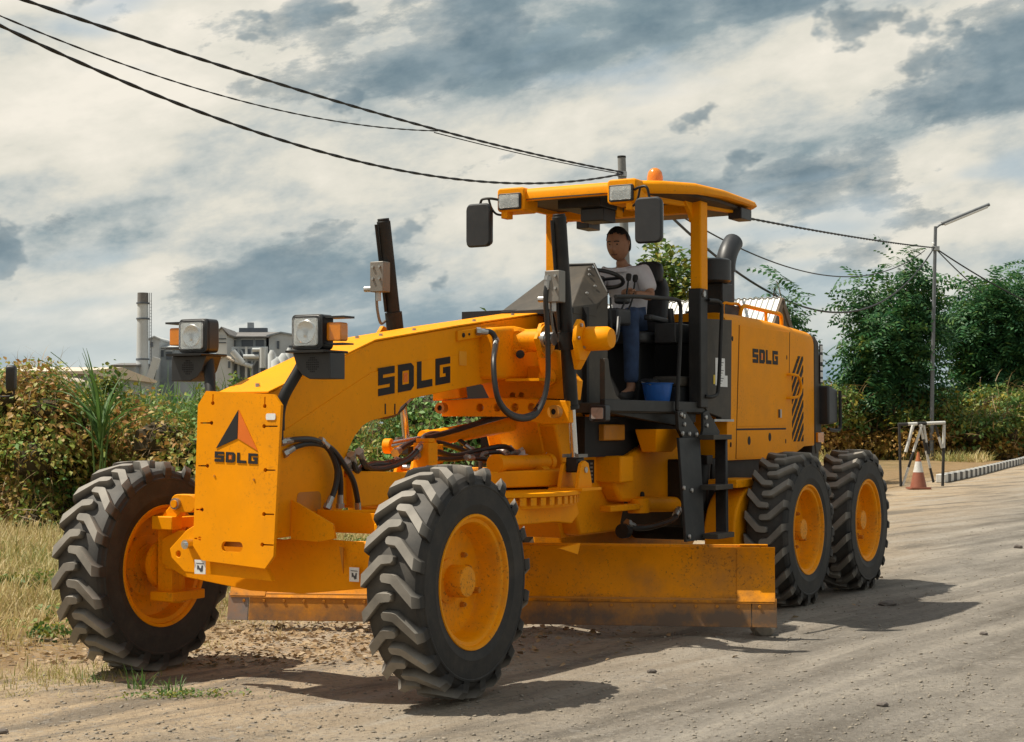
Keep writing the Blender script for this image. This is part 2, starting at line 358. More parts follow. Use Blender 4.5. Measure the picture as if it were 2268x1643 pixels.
def rim_mesh(sg):
    prof = [(.150,.378),(.172,.400),(.181,.396),(.180,.384),(.170,.376),(.158,.372),(.154,.352),(.146,.346),(.12,.338),(.03,.330),(.008,.318),(-.002,.28),(-.002,.10),
            (-.02,.10),(-.022,.20),(-.05,.25),(-.055,.30),(-.06,.325),(-.15,.345),(-.158,.372),(-.172,.378),(-.181,.396),(-.172,.400),(-.150,.378)]
    return MB().lathe([(w * sg, r) for w, r in prof], (0,0,0), (0,1,0), 56, closed=True).mesh('wheel', 'rim_paint', flip=True, smooth=25)
def hub_mesh(sg):
    m = MB().lathe([(w * sg, r) for w, r in [(-.03,.135),(.005,.135),(.012,.118),(.02,.096),(.118,.094),(.128,.088),(.130,.0)]], (0,0,0), (0,1,0), 36)
    return m.mesh('hub', 'rim_paint', flip=True, smooth=30)
RIM = {s: rim_mesh(s) for s in (1, -1)}; HUB = {s: hub_mesh(s) for s in (1, -1)}
BOLT = {}
for s in (1, -1):
    m = MB().cyl((0, -.004 * s, 0), (0, .026 * s, 0), .017, .016, 6).cyl((0, .024 * s, 0), (0, .036 * s, 0), .009, .008, 8); BOLT[s] = m.mesh('bolt', 'paint_worn', flip=True, smooth=40)
def wheel(b, l, out, rear, rot=0.0):
    """out: +1 dish faces the machine's left. rear wheels carry the tread the other way round"""
    w = link('wheel', RIM[out], grader, (b, -l, WR - 0.012))
    w.rotation_euler = (0, rot, 0)
    t = link('tyre', TYRE[out] if not rear else TYRE[-out], w)
    if rear: t.rotation_euler = (0, 0, math.pi)
    link('hub', HUB[out], w)
    for a in (24, 50, 142, 165, 206, 232, 318, 345):
        link('bolt', BOLT[out], w, (.205 * math.cos(rad(a)), 0, .205 * math.sin(rad(a))))
        if not rear: 
            o = link('bolt', BOLT[-out], w, (.235 * math.cos(rad(a + 9)), out * .022, .235 * math.sin(rad(a + 9))))
    v = MB().cyl((.26, .0, -.05), (.26, out * .06, -.05), .02, .018, 10); G(v, 'valve', 'paint_worn', w)
    return w
TF, TR, L1, L2 = 2.353, 2.40, 5.743, 7.453
wheel(0, TF/2, 1, False, 0.1); wheel(0, -TF/2, -1, False, 0.37)
wheel(L1, TR/2, 1, True, 0.2); wheel(L2, TR/2, 1, True, 0.55)
wheel(L1, -TR/2, -1, True, 0.7); wheel(L2, -TR/2, -1, True, 0.15)

# ---- boom -----------------------------------------------------------
boom_out = [(-.47,1.775),(.68,2.14),(1.74,2.29),(3.05,2.46),(3.28,2.40),(3.36,2.2),(3.42,1.80),(3.9,1.37),(4.15,.98),(4.15,.70),(3.32,.70),(3.12,1.15),(2.98,1.48),(2.86,1.74),
            (2.70,1.90),(2.48,1.945),(2.14,1.90),(1.59,1.83),(1.11,1.77),(.99,1.71),(.95,1.665),(.90,1.655),(.78,1.64),(.64,1.62),(.54,1.585),(.45,1.52),(.375,1.43),(.335,1.32),(.325,1.18),(.325,1.06),
            (.10,.90),(-.19,.915),(-.47,.905)]
boom = G(MB().prism(boom_out, 'bz', -.18, .18), 'boom', 'paint', bevel=.006)
# overlapping lower web on the left and right faces
web = [(-.44,1.50),(.20,1.76),(.64,1.935),(1.0,1.995),(1.72,2.095),(1.72,1.852),(1.59,1.834),(1.11,1.774),(.99,1.714),(.95,1.669),(.78,1.644),(.64,1.624),(.54,1.589),(.45,1.524),(.372,1.43),(.332,1.32),(.322,1.18),(.322,1.06),(.1,.91),(-.19,.92),(-.44,.91)]
for s in (1, -1): G(MB().prism(web, 'bz', s * .1795, s * .186), 'web_plate', 'paint', boom, bevel=.002)
tp = MB()
for (b0, z0, b1, z1) in ((-.46,1.783,.68,2.145),(.68,2.145,1.74,2.295),(1.74,2.295,3.04,2.464)):
    tp.add([(b0,-.19,z0),(b0,.19,z0),(b1,.19,z1),(b1,-.19,z1),(b0,-.19,z0+.012),(b0,.19,z0+.012),(b1,.19,z1+.012),(b1,-.19,z1+.012)], [(0,1,2,3),(4,7,6,5),(0,4,5,1),(2,6,7,3),(1,5,6,2),(0,3,7,4)])
G(tp, 'top_plate', 'paint', boom, bevel=.003)
for (b, l, z) in ((-.36,.03,1.832),(.95,.05,2.197),(.8,-.04,2.176),(1.35,.06,2.253),(2.1,.1,2.356),(2.75,.06,2.44)):
    G(MB().cyl((b, l, z - .01), (b, l, z + .014), .014, n=6), 'bolt', 'steel', boom)
lettering((.715, .1865, 1.782), (.905, 0, .11), (0, 0, .185), boom, th=-.003)
lettering((1.62, -.1865, 1.892), (-.905, 0, -.11), (0, 0, .185), boom, th=-.003)
G(MB().box((1.80, .184, 2.07), (.1, .004, .1)), 'plain_decal', 'paint_light', boom)
# hose outlet block on the boom's left face
blk = MB().add([(1.71,.18,2.19),(2.27,.18,2.262),(2.27,.18,2.335),(1.71,.18,2.262),(1.71,.20,2.19),(2.27,.20,2.262),(2.27,.20,2.335),(1.71,.20,2.262)], [(0,1,2,3),(4,7,6,5),(0,4,5,1),(1,5,6,2),(2,6,7,3),(3,7,4,0)])
blk = G(blk, 'hose_block', 'paint', boom, bevel=.004)
for b in (1.78, 1.86, 1.97, 2.04, 2.08, 2.13, 2.22):
    z = 2.19 + (b - 1.71) * .129 + .036; G(MB().cyl((b, .195, z), (b, .206, z), .017 if b in (1.78, 2.04) else .009, n=12), 'port', 'print_black', blk)
# weld slits near the goose-neck throat
for b in (.80, .915): G(MB().box((b, .187, 1.70), (.012, .004, .07)), 'weld_slit', 'print_black', boom)
# recess cut-out near the nose
G(MB().prism(rrect(-.17, .08, 1.06, 1.18, .035), 'bz', .184, .1885), 'access_opening', 'paint_worn', boom)
# ---- nose plate -----------------------------------------------------
def np_(l, z): return Vector((-.50 - (1.77 - z) * .045, l, z))
slots = []
for (l, z, dx, dz) in ((-.20,1.725,0,.055),(.195,1.705,0,.055),(-.205,1.605,-.085,.003),(.195,1.585,.10,0),(-.225,1.345,-.07,.003),(.215,1.325,.075,0),(-.255,1.08,-.045,.003),(.215,1.065,.075,0),(-.265,.905,-.04,.003),(.21,.885,.085,0)):
    h = [(l + .013 * math.cos(a), z + .013 * math.sin(a)) for a in [2 * math.pi * k / 12 for k in range(12)]]
    if dz > .01: loop = [(l - .004, z + .011)] + [(l + .013 * math.cos(a), z + .013 * math.sin(a)) for a in [math.pi / 2 + .35 + (2 * math.pi - .7) * k / 12 for k in range(13)]] + [(l + .004, z + .011), (l + .004, z + dz), (l - .004, z + dz)]
    else:
        sg = 1 if dx > 0 else -1
        loop = [(l + sg * .013 * math.cos(a), z + .013 * math.sin(a)) for a in [.35 + (2 * math.pi - .7) * k / 12 for k in range(13)]] + [(l + dx, z - .004), (l + dx, z + .004)]
    slots.append(loop)
oval = rrect(-.095, .065, .835, .895, .028)
plate_out = [(-.315,.86),(-.315,1.715),(-.255,1.80),(.26,1.775),(.315,1.71),(.295,.82),(.235,.745),(-.24,.775)]
fp = G(MB().plate([(l, z - 1.77) for l, z in plate_out], [[(l, z - 1.77) for l, z in s_] for s_ in slots + [oval]], np_(0, 1.77), (0, 1, 0), Vector((.045, 0, 1)), .024), 'front_plate', 'paint', bevel=.003)
fu, fv = Vector((0, 1, 0)), Vector((.045, 0, 1))
off = Vector((-.0295, 0, 0)) + Vector((.0285, 0, 0)) 
def fpo(l, z): return np_(l, z) + Vector((-.0015, 0, 0))
G(MB().plate([(0,1.683-1.5),(-.160,1.452-1.5),(0,1.512-1.5)], [], fpo(0, 1.5), fu, fv, -.003), 'emblem_half', 'print_black', fp, smooth=None)
G(MB().plate([(.004,1.683-1.5),(.004,1.512-1.5),(.155,1.440-1.5)], [], fpo(0, 1.5), fu, fv, -.003), 'emblem_half', 'print_orange', fp, smooth=None)
lettering(fpo(-.168, 1.372), Vector((0, .325, -.012)), fv * .062, fp, th=-.003)
G(MB().plate(rrect(-.035, .035, -.019, .019, .01), [], fpo(.245, 1.642), fu, fv, -.003), 'blank_sticker', 'sticker', fp, smooth=None)
for (l, z) in ((-.165, 1.285), (.135, 1.268)): G(MB().cyl(fpo(l, z), fpo(l, z) + Vector((-.004, 0, 0)), .007, n=10), 'rivet', 'paint_worn', fp)
G(MB().prism([(-.27,.86),(.25,.86),(.25,1.72),(-.27,1.75)], 'lz', -.478, -.47), 'backing_plate', 'paint_worn', boom)
# ---- hitch plate under the nose plate --------------------------------
hp = [(-.555,.83),(-.54,.775),(-.44,.695),(.235,.665),(.18,.755),(-.20,.80),(-.30,.97),(-.37,.975),(-.42,.95)]
h_ = G(MB().plate([(l, z - .8) for l, z in hp], [circ(-.385, .865 - .8, .022), circ(-.485, .80 - .8, .02)], (-.475, 0, .8), (0, 1, 0), (0, 0, 1), .04), 'hitch_plate', 'paint', bevel=.004)
G(MB().cyl((-.46, -.385, .865), (-.535, -.385, .865), .03, .028, 16).cyl((-.53, -.385, .865), (-.55, -.385, .865), .016, n=6), 'bolt', 'chrome', h_)
def sticker(o, u, v, w, h, parent, kind=0):
    o, u, v = Vector(o), Vector(u), Vector(v)
    s_ = G(MB().plate([(0,0),(w,0),(w,h),(0,h)], [], o, u, v, .002), 'sticker', 'sticker', parent, smooth=None)
    n = u.cross(v).normalized()
    if kind == 0:
        G(MB().plate([(.25*w,.2*h),(.45*w,.15*h),(.6*w,.35*h),(.75*w,.3*h),(.75*w,.62*h),(.6*w,.6*h),(.55*w,.45*h),(.4*w,.4*h),(.35*w,.62*h),(.22*w,.62*h)], [], o + n * .002, u, v, .0015), 'sticker_symbol', 'sticker_ink', parent, smooth=None)
        G(MB().plate([(.15*w,.72*h),(.85*w,.74*h),(.85*w,.79*h),(.15*w,.77*h)], [], o + n * .002, u, v, .0015), 'sticker_symbol', 'sticker_ink', parent, smooth=None)
sticker((-.517, -.235, .69), (0, -1, 0), (0, 0, 1), .085, .085, h_)
# ---- front axle ------------------------------------------------------
ax = MB().plate([(l, z - .75) for l, z in [(-.78,.92),(-.3,.90),(.05,.885),(.2,.905),(.75,.885),(.92,.86),(.92,.70),(.72,.62),(.2,.56),(-.2,.56),(-.72,.62),(-.92,.70),(-.92,.86)]], [circ(.60, .775 - .75, .048, 18), circ(-.60, .775 - .75, .048, 18)], (-.13, 0, .75), (0, 1, 0), (0, 0, 1), .03)
axle = G(ax, 'front_axle', 'paint', bevel=.005)
G(MB().bb(-.128, .12, -.90, .90, .66, .845), 'axle_beam', 'paint', axle, bevel=.01)
sticker((-.163, .645, .655), (0, -1, 0), (0, 0, 1), .07, .085, axle)
G(MB().prism([(.50,.86),(.53,.855),(.53,.70)], 'lz', -.166, -.158), 'wedge_recess', 'paint_worn', axle)
for s in (1, -1):
    k = G(MB().bb(-.16, .16, s*.80 if s > 0 else -.99, .99 if s > 0 else -.80, .46, .52).bb(-.13, .13, s*.80 if s > 0 else -.99, .99 if s > 0 else -.80, .93, 1.0).cyl((0, s*.915, .44), (0, s*.915, 1.03), .062, n=18), 'knuckle', 'paint', axle, bevel=.006)
    G(MB().bb(-.10, -.02, .86 if s > 0 else -.98, .98 if s > 0 else -.86, .50, .96), 'knuckle_web', 'paint', k, bevel=.006)
    G(MB().cyl((0, s*.95, WR), (0, s*1.19, WR), .085, .075, 20), 'stub_axle', 'paint', k)
    G(MB().cyl((0, s*.99, WR), (0, s*1.03, WR), .16, .16, 24), 'hub_flange', 'paint', k)
    if s > 0:
        G(MB().box((-.15, s*.86, .965), (.10, .17, .085)), 'lean_block', 'paint', k, bevel=.006); u_ = None
    up = MB().prism([(l * 1, z) for l, z in rrect(min(s*.62, s*.82), max(s*.62, s*.82), 1.035, 1.15, .05)], 'lz', -.16, -.09)
    if s < 0:
     u_ = G(up, 'lean_bracket', 'paint', axle, bevel=.005)
     G(MB().cyl((-.185, s*.77, 1.09), (-.08, s*.77, 1.09), .036, n=18), 'pin', 'steel', u_); G(MB().cyl((-.195, s*.77, 1.09), (-.18, s*.77, 1.09), .025, n=14), 'pin_cap', 'paint', u_)
     G(MB().bar((-.125, s*.76, 1.08), (-.125, s*.90, .95), .06, .09), 'lean_link', 'paint', u_, bevel=.006)
     G(MB().box((-.15, s*.86, .965), (.10, .17, .085)), 'lean_block', 'paint', k, bevel=.006)
    # slanted gusset wing between nose and axle
    G(MB().plate([(0,.0),(0,.24),(.31,.10),(.33,.015),(.21,-.01)], [], (-.25, s*.2, .90), (0, s, 0), (.02, 0, 1), .02*s), 'axle_gusset', 'paint', axle, bevel=.003)
    G(MB().plate([(0,0),(.50,0),(.50,.12),(0,.14)], [], (.02, s*.2, .93), (0, s, 0), (0, 0, 1), .02*s), 'axle_gusset', 'paint', axle, bevel=.003)
G(MB().cyl((.24, -.9, .60), (.24, .9, .60), .028, n=14), 'tie_rod', 'paint_worn', axle)
G(MB().cyl((.10, -.62, 1.0), (.10, .1, 1.03), .05, n=16).cyl((.10, .1, 1.03), (.10, .6, 1.05), .026, n=12), 'lean_cylinder', 'paint', axle)
# ---- head lamps -----------------------------------------------------
def headlamp(s):
    b0, l0, z0 = -.36, s * .455, 2.145
    post = MB().tube(spline([(-.44, s*.255, 1.56), (-.44, s*.26, 1.68), (-.42, s*.285, 1.78), (-.36, s*.345, 1.93), (-.335, s*.375, 2.02)], 6), .034, 14)
    p = G(post, 'lamp_post', 'black_metal')
    G(MB().box((-.44, s*.235, 1.57), (.08, .05, .14)), 'foot', 'black_metal', p, bevel=.005)
    G(MB().prism(rrect(min(s*.32, s*.60), max(s*.32, s*.60), 2.02, 2.035, .006), 'lz', -.47, -.22), 'shelf', 'black_metal', p)
    hb = [(s*.33,2.02),(s*.605,2.02),(s*.605,1.865),(s*.455,1.865),(s*.40,1.89),(s*.365,1.93)]
    h = G(MB().prism(hb, 'lz', -.41, -.26), 'horn_box', 'plastic', p, bevel=.004)
    for i in range(-3, 4):
        for j in range(-3, 4):
            if i * i + j * j <= 10 and not (abs(i) > 2 and abs(j) > 1): G(MB().cyl((-.412, s*.475 + i*.0135, 1.95 + j*.0135), (-.4085, s*.475 + i*.0135, 1.95 + j*.0135), .0045, n=8), 'horn_hole', 'print_black', h)
    body = MB()
    rings = []
    for (b, sc_) in ((-.415,.9),(-.405,1.0),(-.30,1.0),(-.27,.80)):
        rings.append([(b, l0 - s*.02 + a * sc_, z0 + c * sc_) for a, c in rrect(-.112, .112, -.105, .105, .028)])
    body.loft(rings)
    hl = G(body, 'headlamp', 'plastic', p, smooth=30)
    G(MB().prism([(l0 - s*.02 + a, z0 + c) for a, c in rrect(-.086, .086, -.080, .080, .016)], 'lz', -.4225, -.414), 'lamp_reflector', 'reflector', hl)
    # bowl and bulb shield behind a clear front glass
    G(MB().lathe([(0,.0),(.002,.016),(-.008,.020),(-.012,.0)], (-.4245, l0 - s*.02, z0 - .035), (-1,0,0), 18), 'bulb_cap', 'chrome', hl)
    G(MB().lathe([(0,.072),(.004,.066),(.0015,.045),(0.0,.02)], (-.4228, l0 - s*.02, z0 + .0), (-1,0,0), 28), 'reflector_ring', 'chrome', hl)
    G(MB().prism([(l0 - s*.02 + a, z0 + c) for a, c in rrect(-.090, .090, -.084, .084, .018)], 'lz', -.438, -.4335), 'lamp_glass', 'lens', hl)
    fr = MB().plate([(a, c) for a, c in rrect(-.112, .112, -.105, .105, .028)], [rrect(-.088, .088, -.082, .082, .017)], (-.412, l0 - s*.02, z0), (0,1,0), (0,0,1), .03)
    G(fr, 'bezel', 'plastic', hl, bevel=.003)
    sl_ = MB().prism(rrect(min(s*.55, s*.655), max(s*.55, s*.655), 2.09, 2.20, .012), 'lz', -.375, -.30)
    ind = G(sl_, 'indicator', 'amber', hl, bevel=.006)
    G(MB().bb(-.385, -.27, min(s*.54, s*.68), max(s*.54, s*.68), 2.225, 2.237), 'indicator_guard', 'plastic', hl)
    G(MB().bb(-.385, -.27, min(s*.54, s*.675), max(s*.54, s*.675), 2.068, 2.078), 'indicator_guard', 'plastic', hl)
    return p
headlamp(1); headlamp(-1)
# front hoses from the nose
def hose(pts, r=.018, name='hose', parent=None, ends=True, n=8):
    h = G(MB().tube(spline(pts, 7), r, n), name, 'hose', parent)
    if ends:
        for a, b in ((0, 1), (-1, -2)):
            p, q = Vector(pts[a]), Vector(pts[b]); d = (q - p).normalized()
            G(MB().cyl(p, p + d * .075, r * 1.18, r * 1.12, 10).cyl(p - d * .01, p + d * .02, r * 1.5, n=6), 'hose_end', 'steel', h)
    return h
hose([(-.34,.20,1.49),(-.24,.235,1.505),(-.08,.255,1.50),(.06,.26,1.44),(.14,.265,1.32),(.13,.26,1.2),(.06,.25,1.08)], parent=boom)
hose([(-.30,.19,1.42),(-.22,.215,1.46),(-.1,.24,1.48),(.04,.25,1.46),(.14,.255,1.38),(.185,.26,1.25),(.19,.255,1.08)], parent=boom)
hose([(-.02,.255,1.495),(.10,.27,1.43),(.2,.28,1.34),(.29,.285,1.24),(.345,.28,1.12),(.37,.27,1.03)], parent=boom)
# ---- drawbar and circle ----------------------------------------------
db = MB().prism([(.40,1.30),(1.45,1.26),(1.6,1.24),(1.6,1.08),(.42,1.06)], 'bz', -.14, .20)
drawbar = G(db, 'drawbar', 'paint', bevel=.01)
G(MB().lathe([(-.12,.0),(-.12,.09),(.12,.09),(.12,.0)], (.40, .03, 1.17), (0,1,0), 20), 'drawbar_ball', 'paint', drawbar)
G(MB().prism([(1.45,-.14),(1.45,.20),(2.75,.62),(3.0,.5),(3.0,-.5),(2.75,-.62)], 'bl', 1.14, 1.26), 'drawbar_plate', 'paint', drawbar, bevel=.01)
CB, CR = 2.12, .86
circle = G(MB().lathe([(0,0),(0,CR-.02),(.004,CR),(.028,CR),(.032,CR-.02),(.032,0)], (CB, 0, 1.088), (0,0,1), 72), 'circle', 'paint', smooth=30)
G(MB().lathe([(0,CR-.16),(0,CR-.05),(.075,CR-.05),(.075,CR-.16)], (CB, 0, 1.01), (0,0,1), 64, closed=True), 'circle_ring', 'paint', circle, smooth=30)
tooth = MB().box((0,0,0), (.05, .05, .055)).mesh('tooth', 'rim_paint', flip=True, smooth=None)
for k in range(60):
    a = 2 * math.pi * k / 60; o = link('tooth', tooth, circle, (CB + (CR - .035) * math.cos(a), (CR - .035) * math.sin(a), 1.06)); o.rotation_euler = (0, 0, a)
# blade lift arms hanging from the circle
for s in (1, -1):
    arm = G(MB().prism([(1.62,1.07),(2.55,1.07),(2.62,.94),(2.5,.87),(2.25,.895),(1.66,.90)], 'bz', s*.58, s*.70), 'circle_arm', 'paint', circle, bevel=.008)
# feet of the lift cylinders
def lift_foot(b, l, s):
    t = [(-.11,0),(.11,0),(.085,.10),(.05,.185),(0,.205),(-.05,.185),(-.085,.10)]
    f = G(MB().prism([(b + x, 1.118 + z) for x, z in t], 'bz', l - .085, l - .055), 'lift_foot', 'paint', circle, bevel=.004)
    G(MB().prism([(b + x * 1.1, 1.118 + z * 1.05) for x, z in t], 'bz', l + .065, l + .095), 'lift_foot_cheek', 'paint', f, bevel=.004)
    G(MB().bb(b - .16, b + .16, l - .13, l + .15, 1.114, 1.135), 'lift_foot_base', 'paint', f, bevel=.003)
    G(MB().cyl((b, l - .095, 1.265), (b, l + .105, 1.265), .022, n=14), 'pin', 'steel', f)
    return f
lift_foot(2.53, .70, 1); lift_foot(2.45, -.70, -1)
# hydraulic swivel and clutter on the drawbar
sw = G(MB().bb(1.40, 1.52, .02, .15, 1.26, 1.47).bb(1.42, 1.5, .03, .14, 1.47, 1.50), 'swivel_block', 'paint', drawbar, bevel=.006)
G(MB().cyl((2.0, -.22, 1.31), (2.0, -.22, 1.45), .10, n=20).cyl((2.0, -.22, 1.45), (2.0, -.22, 1.50), .05, n=16), 'swivel', 'paint', drawbar, bevel=.004)
for (b, l) in ((2.19, .1), (2.62, .1)):
    G(MB().tube(spline([(b, l, 1.26), (b + .015, l, 1.36), (b + .06, l, 1.385), (b + .16, l, 1.388)], 5), .016, 8), 'pipe_elbow', 'valve_grey', drawbar)
G(MB().cyl((2.05, .34, 1.315), (2.95, .26, 1.31), .058, n=20).cyl((1.98, .345, 1.315), (2.06, .34, 1.315), .068, n=20).cyl((2.9, .265, 1.31), (2.97, .26, 1.31), .066, n=20), 'tilt_cylinder', 'paint', drawbar)
G(MB().cyl((2.62, .36, 1.235), (2.72, .36, 1.235), .05, n=18), 'cylinder_eye', 'paint', drawbar)
# long side-shift cylinder crossing behind the boom
sc0, sc1 = Vector((3.0, -.05, 1.61)), Vector((1.75, -.42, 1.44))
cs = G(MB().cyl(sc0, sc0.lerp(sc1, .72), .062, n=20).cyl(sc0.lerp(sc1, .70), sc0.lerp(sc1, .74), .07, n=20), 'centre_shift_cylinder', 'paint')
G(MB().cyl(sc0.lerp(sc1, .7), sc1, .033, n=14), 'piston_rod', 'chrome', cs); G(MB().lathe([(-.03,0),(-.03,.055),(.03,.055),(.03,0)], sc1, (.2,1,0), 18), 'rod_eye', 'paint', cs, bevel=.006)
hose([(2.75,.10,1.69),(2.45,-.02,1.62),(2.1,-.12,1.54),(1.75,-.14,1.49),(1.5,-.1,1.45),(1.3,-.06,1.40)], .022, parent=cs)
hz = [([(.36,.22,1.40),(.45,.2,1.30),(.60,.14,1.32),(.85,.08,1.335),(1.1,.05,1.33),(1.4,.06,1.38)], .02), ([(.42,.24,1.42),(.55,.2,1.33),(.75,.14,1.30),(1.0,.1,1.31),(1.25,.08,1.36),(1.42,.08,1.45)], .02),
      ([(.34,.2,1.36),(.43,.16,1.285),(.7,.1,1.31),(1.2,.02,1.345)], .022),
      ([(1.5,.08,1.42),(1.75,.02,1.40),(2.0,.0,1.37),(2.3,.05,1.41),(2.55,.1,1.43),(2.75,.08,1.38)], .02), ([(1.5,.1,1.36),(1.8,.1,1.35),(2.1,.06,1.36),(2.4,.12,1.39),(2.62,.1,1.30)], .018),
      ([(1.5,.04,1.45),(1.8,-.15,1.50),(2.1,-.25,1.53),(2.35,-.22,1.50),(2.45,-.12,1.40)], .02), ([(1.52,.06,1.39),(1.7,-.1,1.44),(2.0,-.2,1.47),(2.3,-.16,1.42),(2.5,-.05,1.33)], .02), ([(1.9,.16,1.36),(2.2,.2,1.34),(2.5,.18,1.36),(2.7,.1,1.33)], .017)]
for pts, r in hz: hose(pts, r, parent=drawbar)
# ---- link bar and saddle above ---------------------------------------
bar_b = 2.42
lb_holes = [circ(x, 1.725, .031, 14) for x in (-.04, .11, .26, .40)]
lb = MB().plate([(l, z - 1.7) for l, z in [(-.38,1.66),(-.38,1.78),(-.2,1.79),(.15,1.80),(.72,1.77),(.72,1.61),(.5,1.60),(.2,1.655)]], [[(x, z - 1.7) for x, z in h] for h in lb_holes], (bar_b, 0, 1.7), (0, 1, 0), (0, 0, 1), .10)
linkbar = G(lb, 'link_bar', 'paint', bevel=.006)
for x, z, r in ((-.31, 1.722, .042), (.66, 1.69, .048)): G(MB().lathe([(0,.022),(0,r),(.06,r),(.06,.022)], (bar_b - .08, x, z), (-1,0,0), 20, closed=True), 'bushing', 'paint_worn', linkbar); G(MB().cyl((bar_b - .10, x, z), (bar_b - .125, x, z), .022, n=12), 'bushing_hole', 'print_black', linkbar)
hg = MB().plate([(l, z - 1.7) for l, z in [(.02,1.80),(.03,1.92),(-.18,2.0),(.60,2.05),(.72,1.92),(.70,1.78),(.3,1.80)]], [circ(.17, .115, .026), circ(.245, .115, .026)], (2.55, 0, 1.7), (0, 1, 0), (0, 0, 1), .09)
G(hg, 'saddle_plate', 'paint', bevel=.006)
G(MB().prism([(-.42,1.78),(-.42,1.92),(-.2,1.95),(-.18,1.80)], 'lz', 2.36, 2.48), 'hanger_left', 'paint', bevel=.006).name = 'hanger'
sad = G(MB().cyl((2.42, -.56, 2.22), (2.42, .56, 2.22), .085, n=28), 'lift_arm_tube', 'paint')
for s in (1, -1):
    G(MB().lathe([(0,.0),(0,.085),(.012,.09),(.17,.086),(.20,.07),(.205,0)], (2.42, s*.865, 2.22), (0, s, 0), 28), 'tube_end', 'paint', sad)
    yo = G(MB().lathe([(-.02,.12),(-.02,.06),(.02,.06),(.02,.12)], (2.36, s*.555, 2.215), (0, s, 0), 24, closed=True).prism([(2.22,2.22),(2.30,2.335),(2.40,2.35),(2.46,2.22),(2.42,2.08),(2.30,2.08)], 'bz', s*.53, s*.56), 'yoke', 'paint', sad, bevel=.004)
    G(MB().prism([(2.24,2.20),(2.26,2.31),(2.31,2.36),(2.37,2.345),(2.43,2.22),(2.40,2.06),(2.30,2.06)], 'bz', s*.835, s*.87), 'yoke_cheek', 'paint', sad, bevel=.005)
    for (b, z) in ((2.31, 2.315), (2.27, 2.22), (2.36, 2.16)): G(MB().cyl((b, s*.865, z), (b, s*.885, z), .014, n=6), 'bolt', 'steel', sad)
    G(MB().cyl((2.30, s*.58, 2.22), (2.30, s*.66, 2.22), .05, n=18).cyl((2.30, s*.56, 2.22), (2.30, s*.60, 2.22), .06, n=18), 'trunnion', 'steel', sad)
    G(MB().loft([[(b, s*.46, z) for b, z in [(2.36,2.15),(2.62,2.15),(2.80,1.84),(2.60,1.78),(2.46,1.93)]], [(b, s*.60, z) for b, z in [(2.48,2.15),(2.62,2.15),(2.76,1.88),(2.64,1.82),(2.54,1.95)]]]), 'saddle_casting', 'paint', sad, bevel=.02)
    G(MB().loft([[(2.40,s*.72,2.15),(2.52,s*.72,2.15),(2.52,s*.86,2.15),(2.40,s*.86,2.15)],[(2.44,s*.66,2.0),(2.54,s*.66,2.0),(2.54,s*.76,2.0),(2.44,s*.76,2.0)]]), 'saddle_arm', 'paint', sad, bevel=.01)
    # round boss on the boom side
    G(MB().lathe([(0,.0),(0,.105),(.05,.10),(.06,.075),(.05,.06),(.065,.04),(.07,0)], (2.40, s*.30, 2.215), (-.9, s*.45, 0), 28), 'pivot_boss', 'paint', sad)
    G(MB().lathe([(0,0),(0,.032),(.02,.03),(.026,0)], (2.33, s*.36, 2.115), (-.9, s*.45, 0), 16), 'bolt_head', 'print_black', sad)
G(MB().prism([(2.05,1.93),(2.05,2.30),(2.40,2.33),(2.80,2.30),(2.80,1.93)], 'bz', -.30, .30), 'saddle_body', 'paint', sad, bevel=.03)
G(MB().bb(2.25, 2.60, .28, .56, 1.915, 1.935), 'saddle_shelf', 'paint', sad)
G(MB().lathe([(0,.0),(0,.07),(.03,.066),(.04,0)], (2.50, .50, 1.95), (-1, .3, 0), 24), 'side_boss', 'paint', sad)
# ---- lift cylinders -----------------------------------------------------
def lift_cylinder(top, mid, foot, s):
    top, foot = Vector(top), Vector(foot); mid = Vector(mid)
    c = G(MB().cyl(top, mid, .052, n=22).cyl(top, top + (top - mid).normalized() * .02, .045, n=20).cyl(mid, mid + (mid - top).normalized() * .03, .058, n=22), 'lift_cylinder', 'black_metal', bevel=.003)
    G(MB().cyl(mid, foot, .029, n=18), 'piston_rod', 'chrome', c)
    t = top.lerp(mid, .66); G(MB().cyl(t - (mid - top).normalized() * .07, t + (mid - top).normalized() * .06, .066, n=22), 'trunnion_collar', 'black_metal', c)
    G(MB().box(foot + Vector((0, 0, .02)), (.11, .10, .11)), 'rod_eye', 'black_metal', c, bevel=.01)
    for x in (-1, 1): G(MB().bb(foot.x - .075, foot.x + .075, foot.y + x*.055 - .012, foot.y + x*.055 + .012, foot.z + .075, foot.z + .10), 'clamp', 'valve_grey', c)
    v = top.lerp(mid, .375); b_ = G(MB().box((v.x - .115, v.y - .01, v.z), (.10, .12, .23)), 'valve_block', 'valve_grey', c, bevel=.006)
    for i in (-1, 1):
        for j in (-1, 1): G(MB().cyl((v.x - .164, v.y - .01 + i*.03, v.z + .03 + j*.045), (v.x - .178, v.y - .01 + i*.03, v.z + .03 + j*.045), .011, n=6), 'bolt', 'steel', b_)
    G(MB().cyl((v.x - .14, v.y - .06, v.z - .09), (v.x - .14, v.y - .13, v.z - .09), .022, n=10).cyl((v.x - .12, v.y - .02, v.z - .11), (v.x - .12, v.y - .02, v.z - .18), .02, n=10), 'fitting', 'steel', b_)
    tb = MB().tube(spline([(v.x - .10, v.y - .05, v.z + .02), (v.x - .10, v.y - .05, v.z - .2), (v.x - .05, v.y - .05, v.z - .34), (t.x - .055, t.y - .045, t.z)], 5), .011, 8); G(tb, 'hard_pipe', 'valve_grey', c)
    tb = MB().tube([top + Vector((-.057, -.03, -.03)), mid.lerp(top, .4) + Vector((-.057, -.03, 0))], .012, 8); G(tb, 'hard_pipe', 'black_metal', c)
    return c
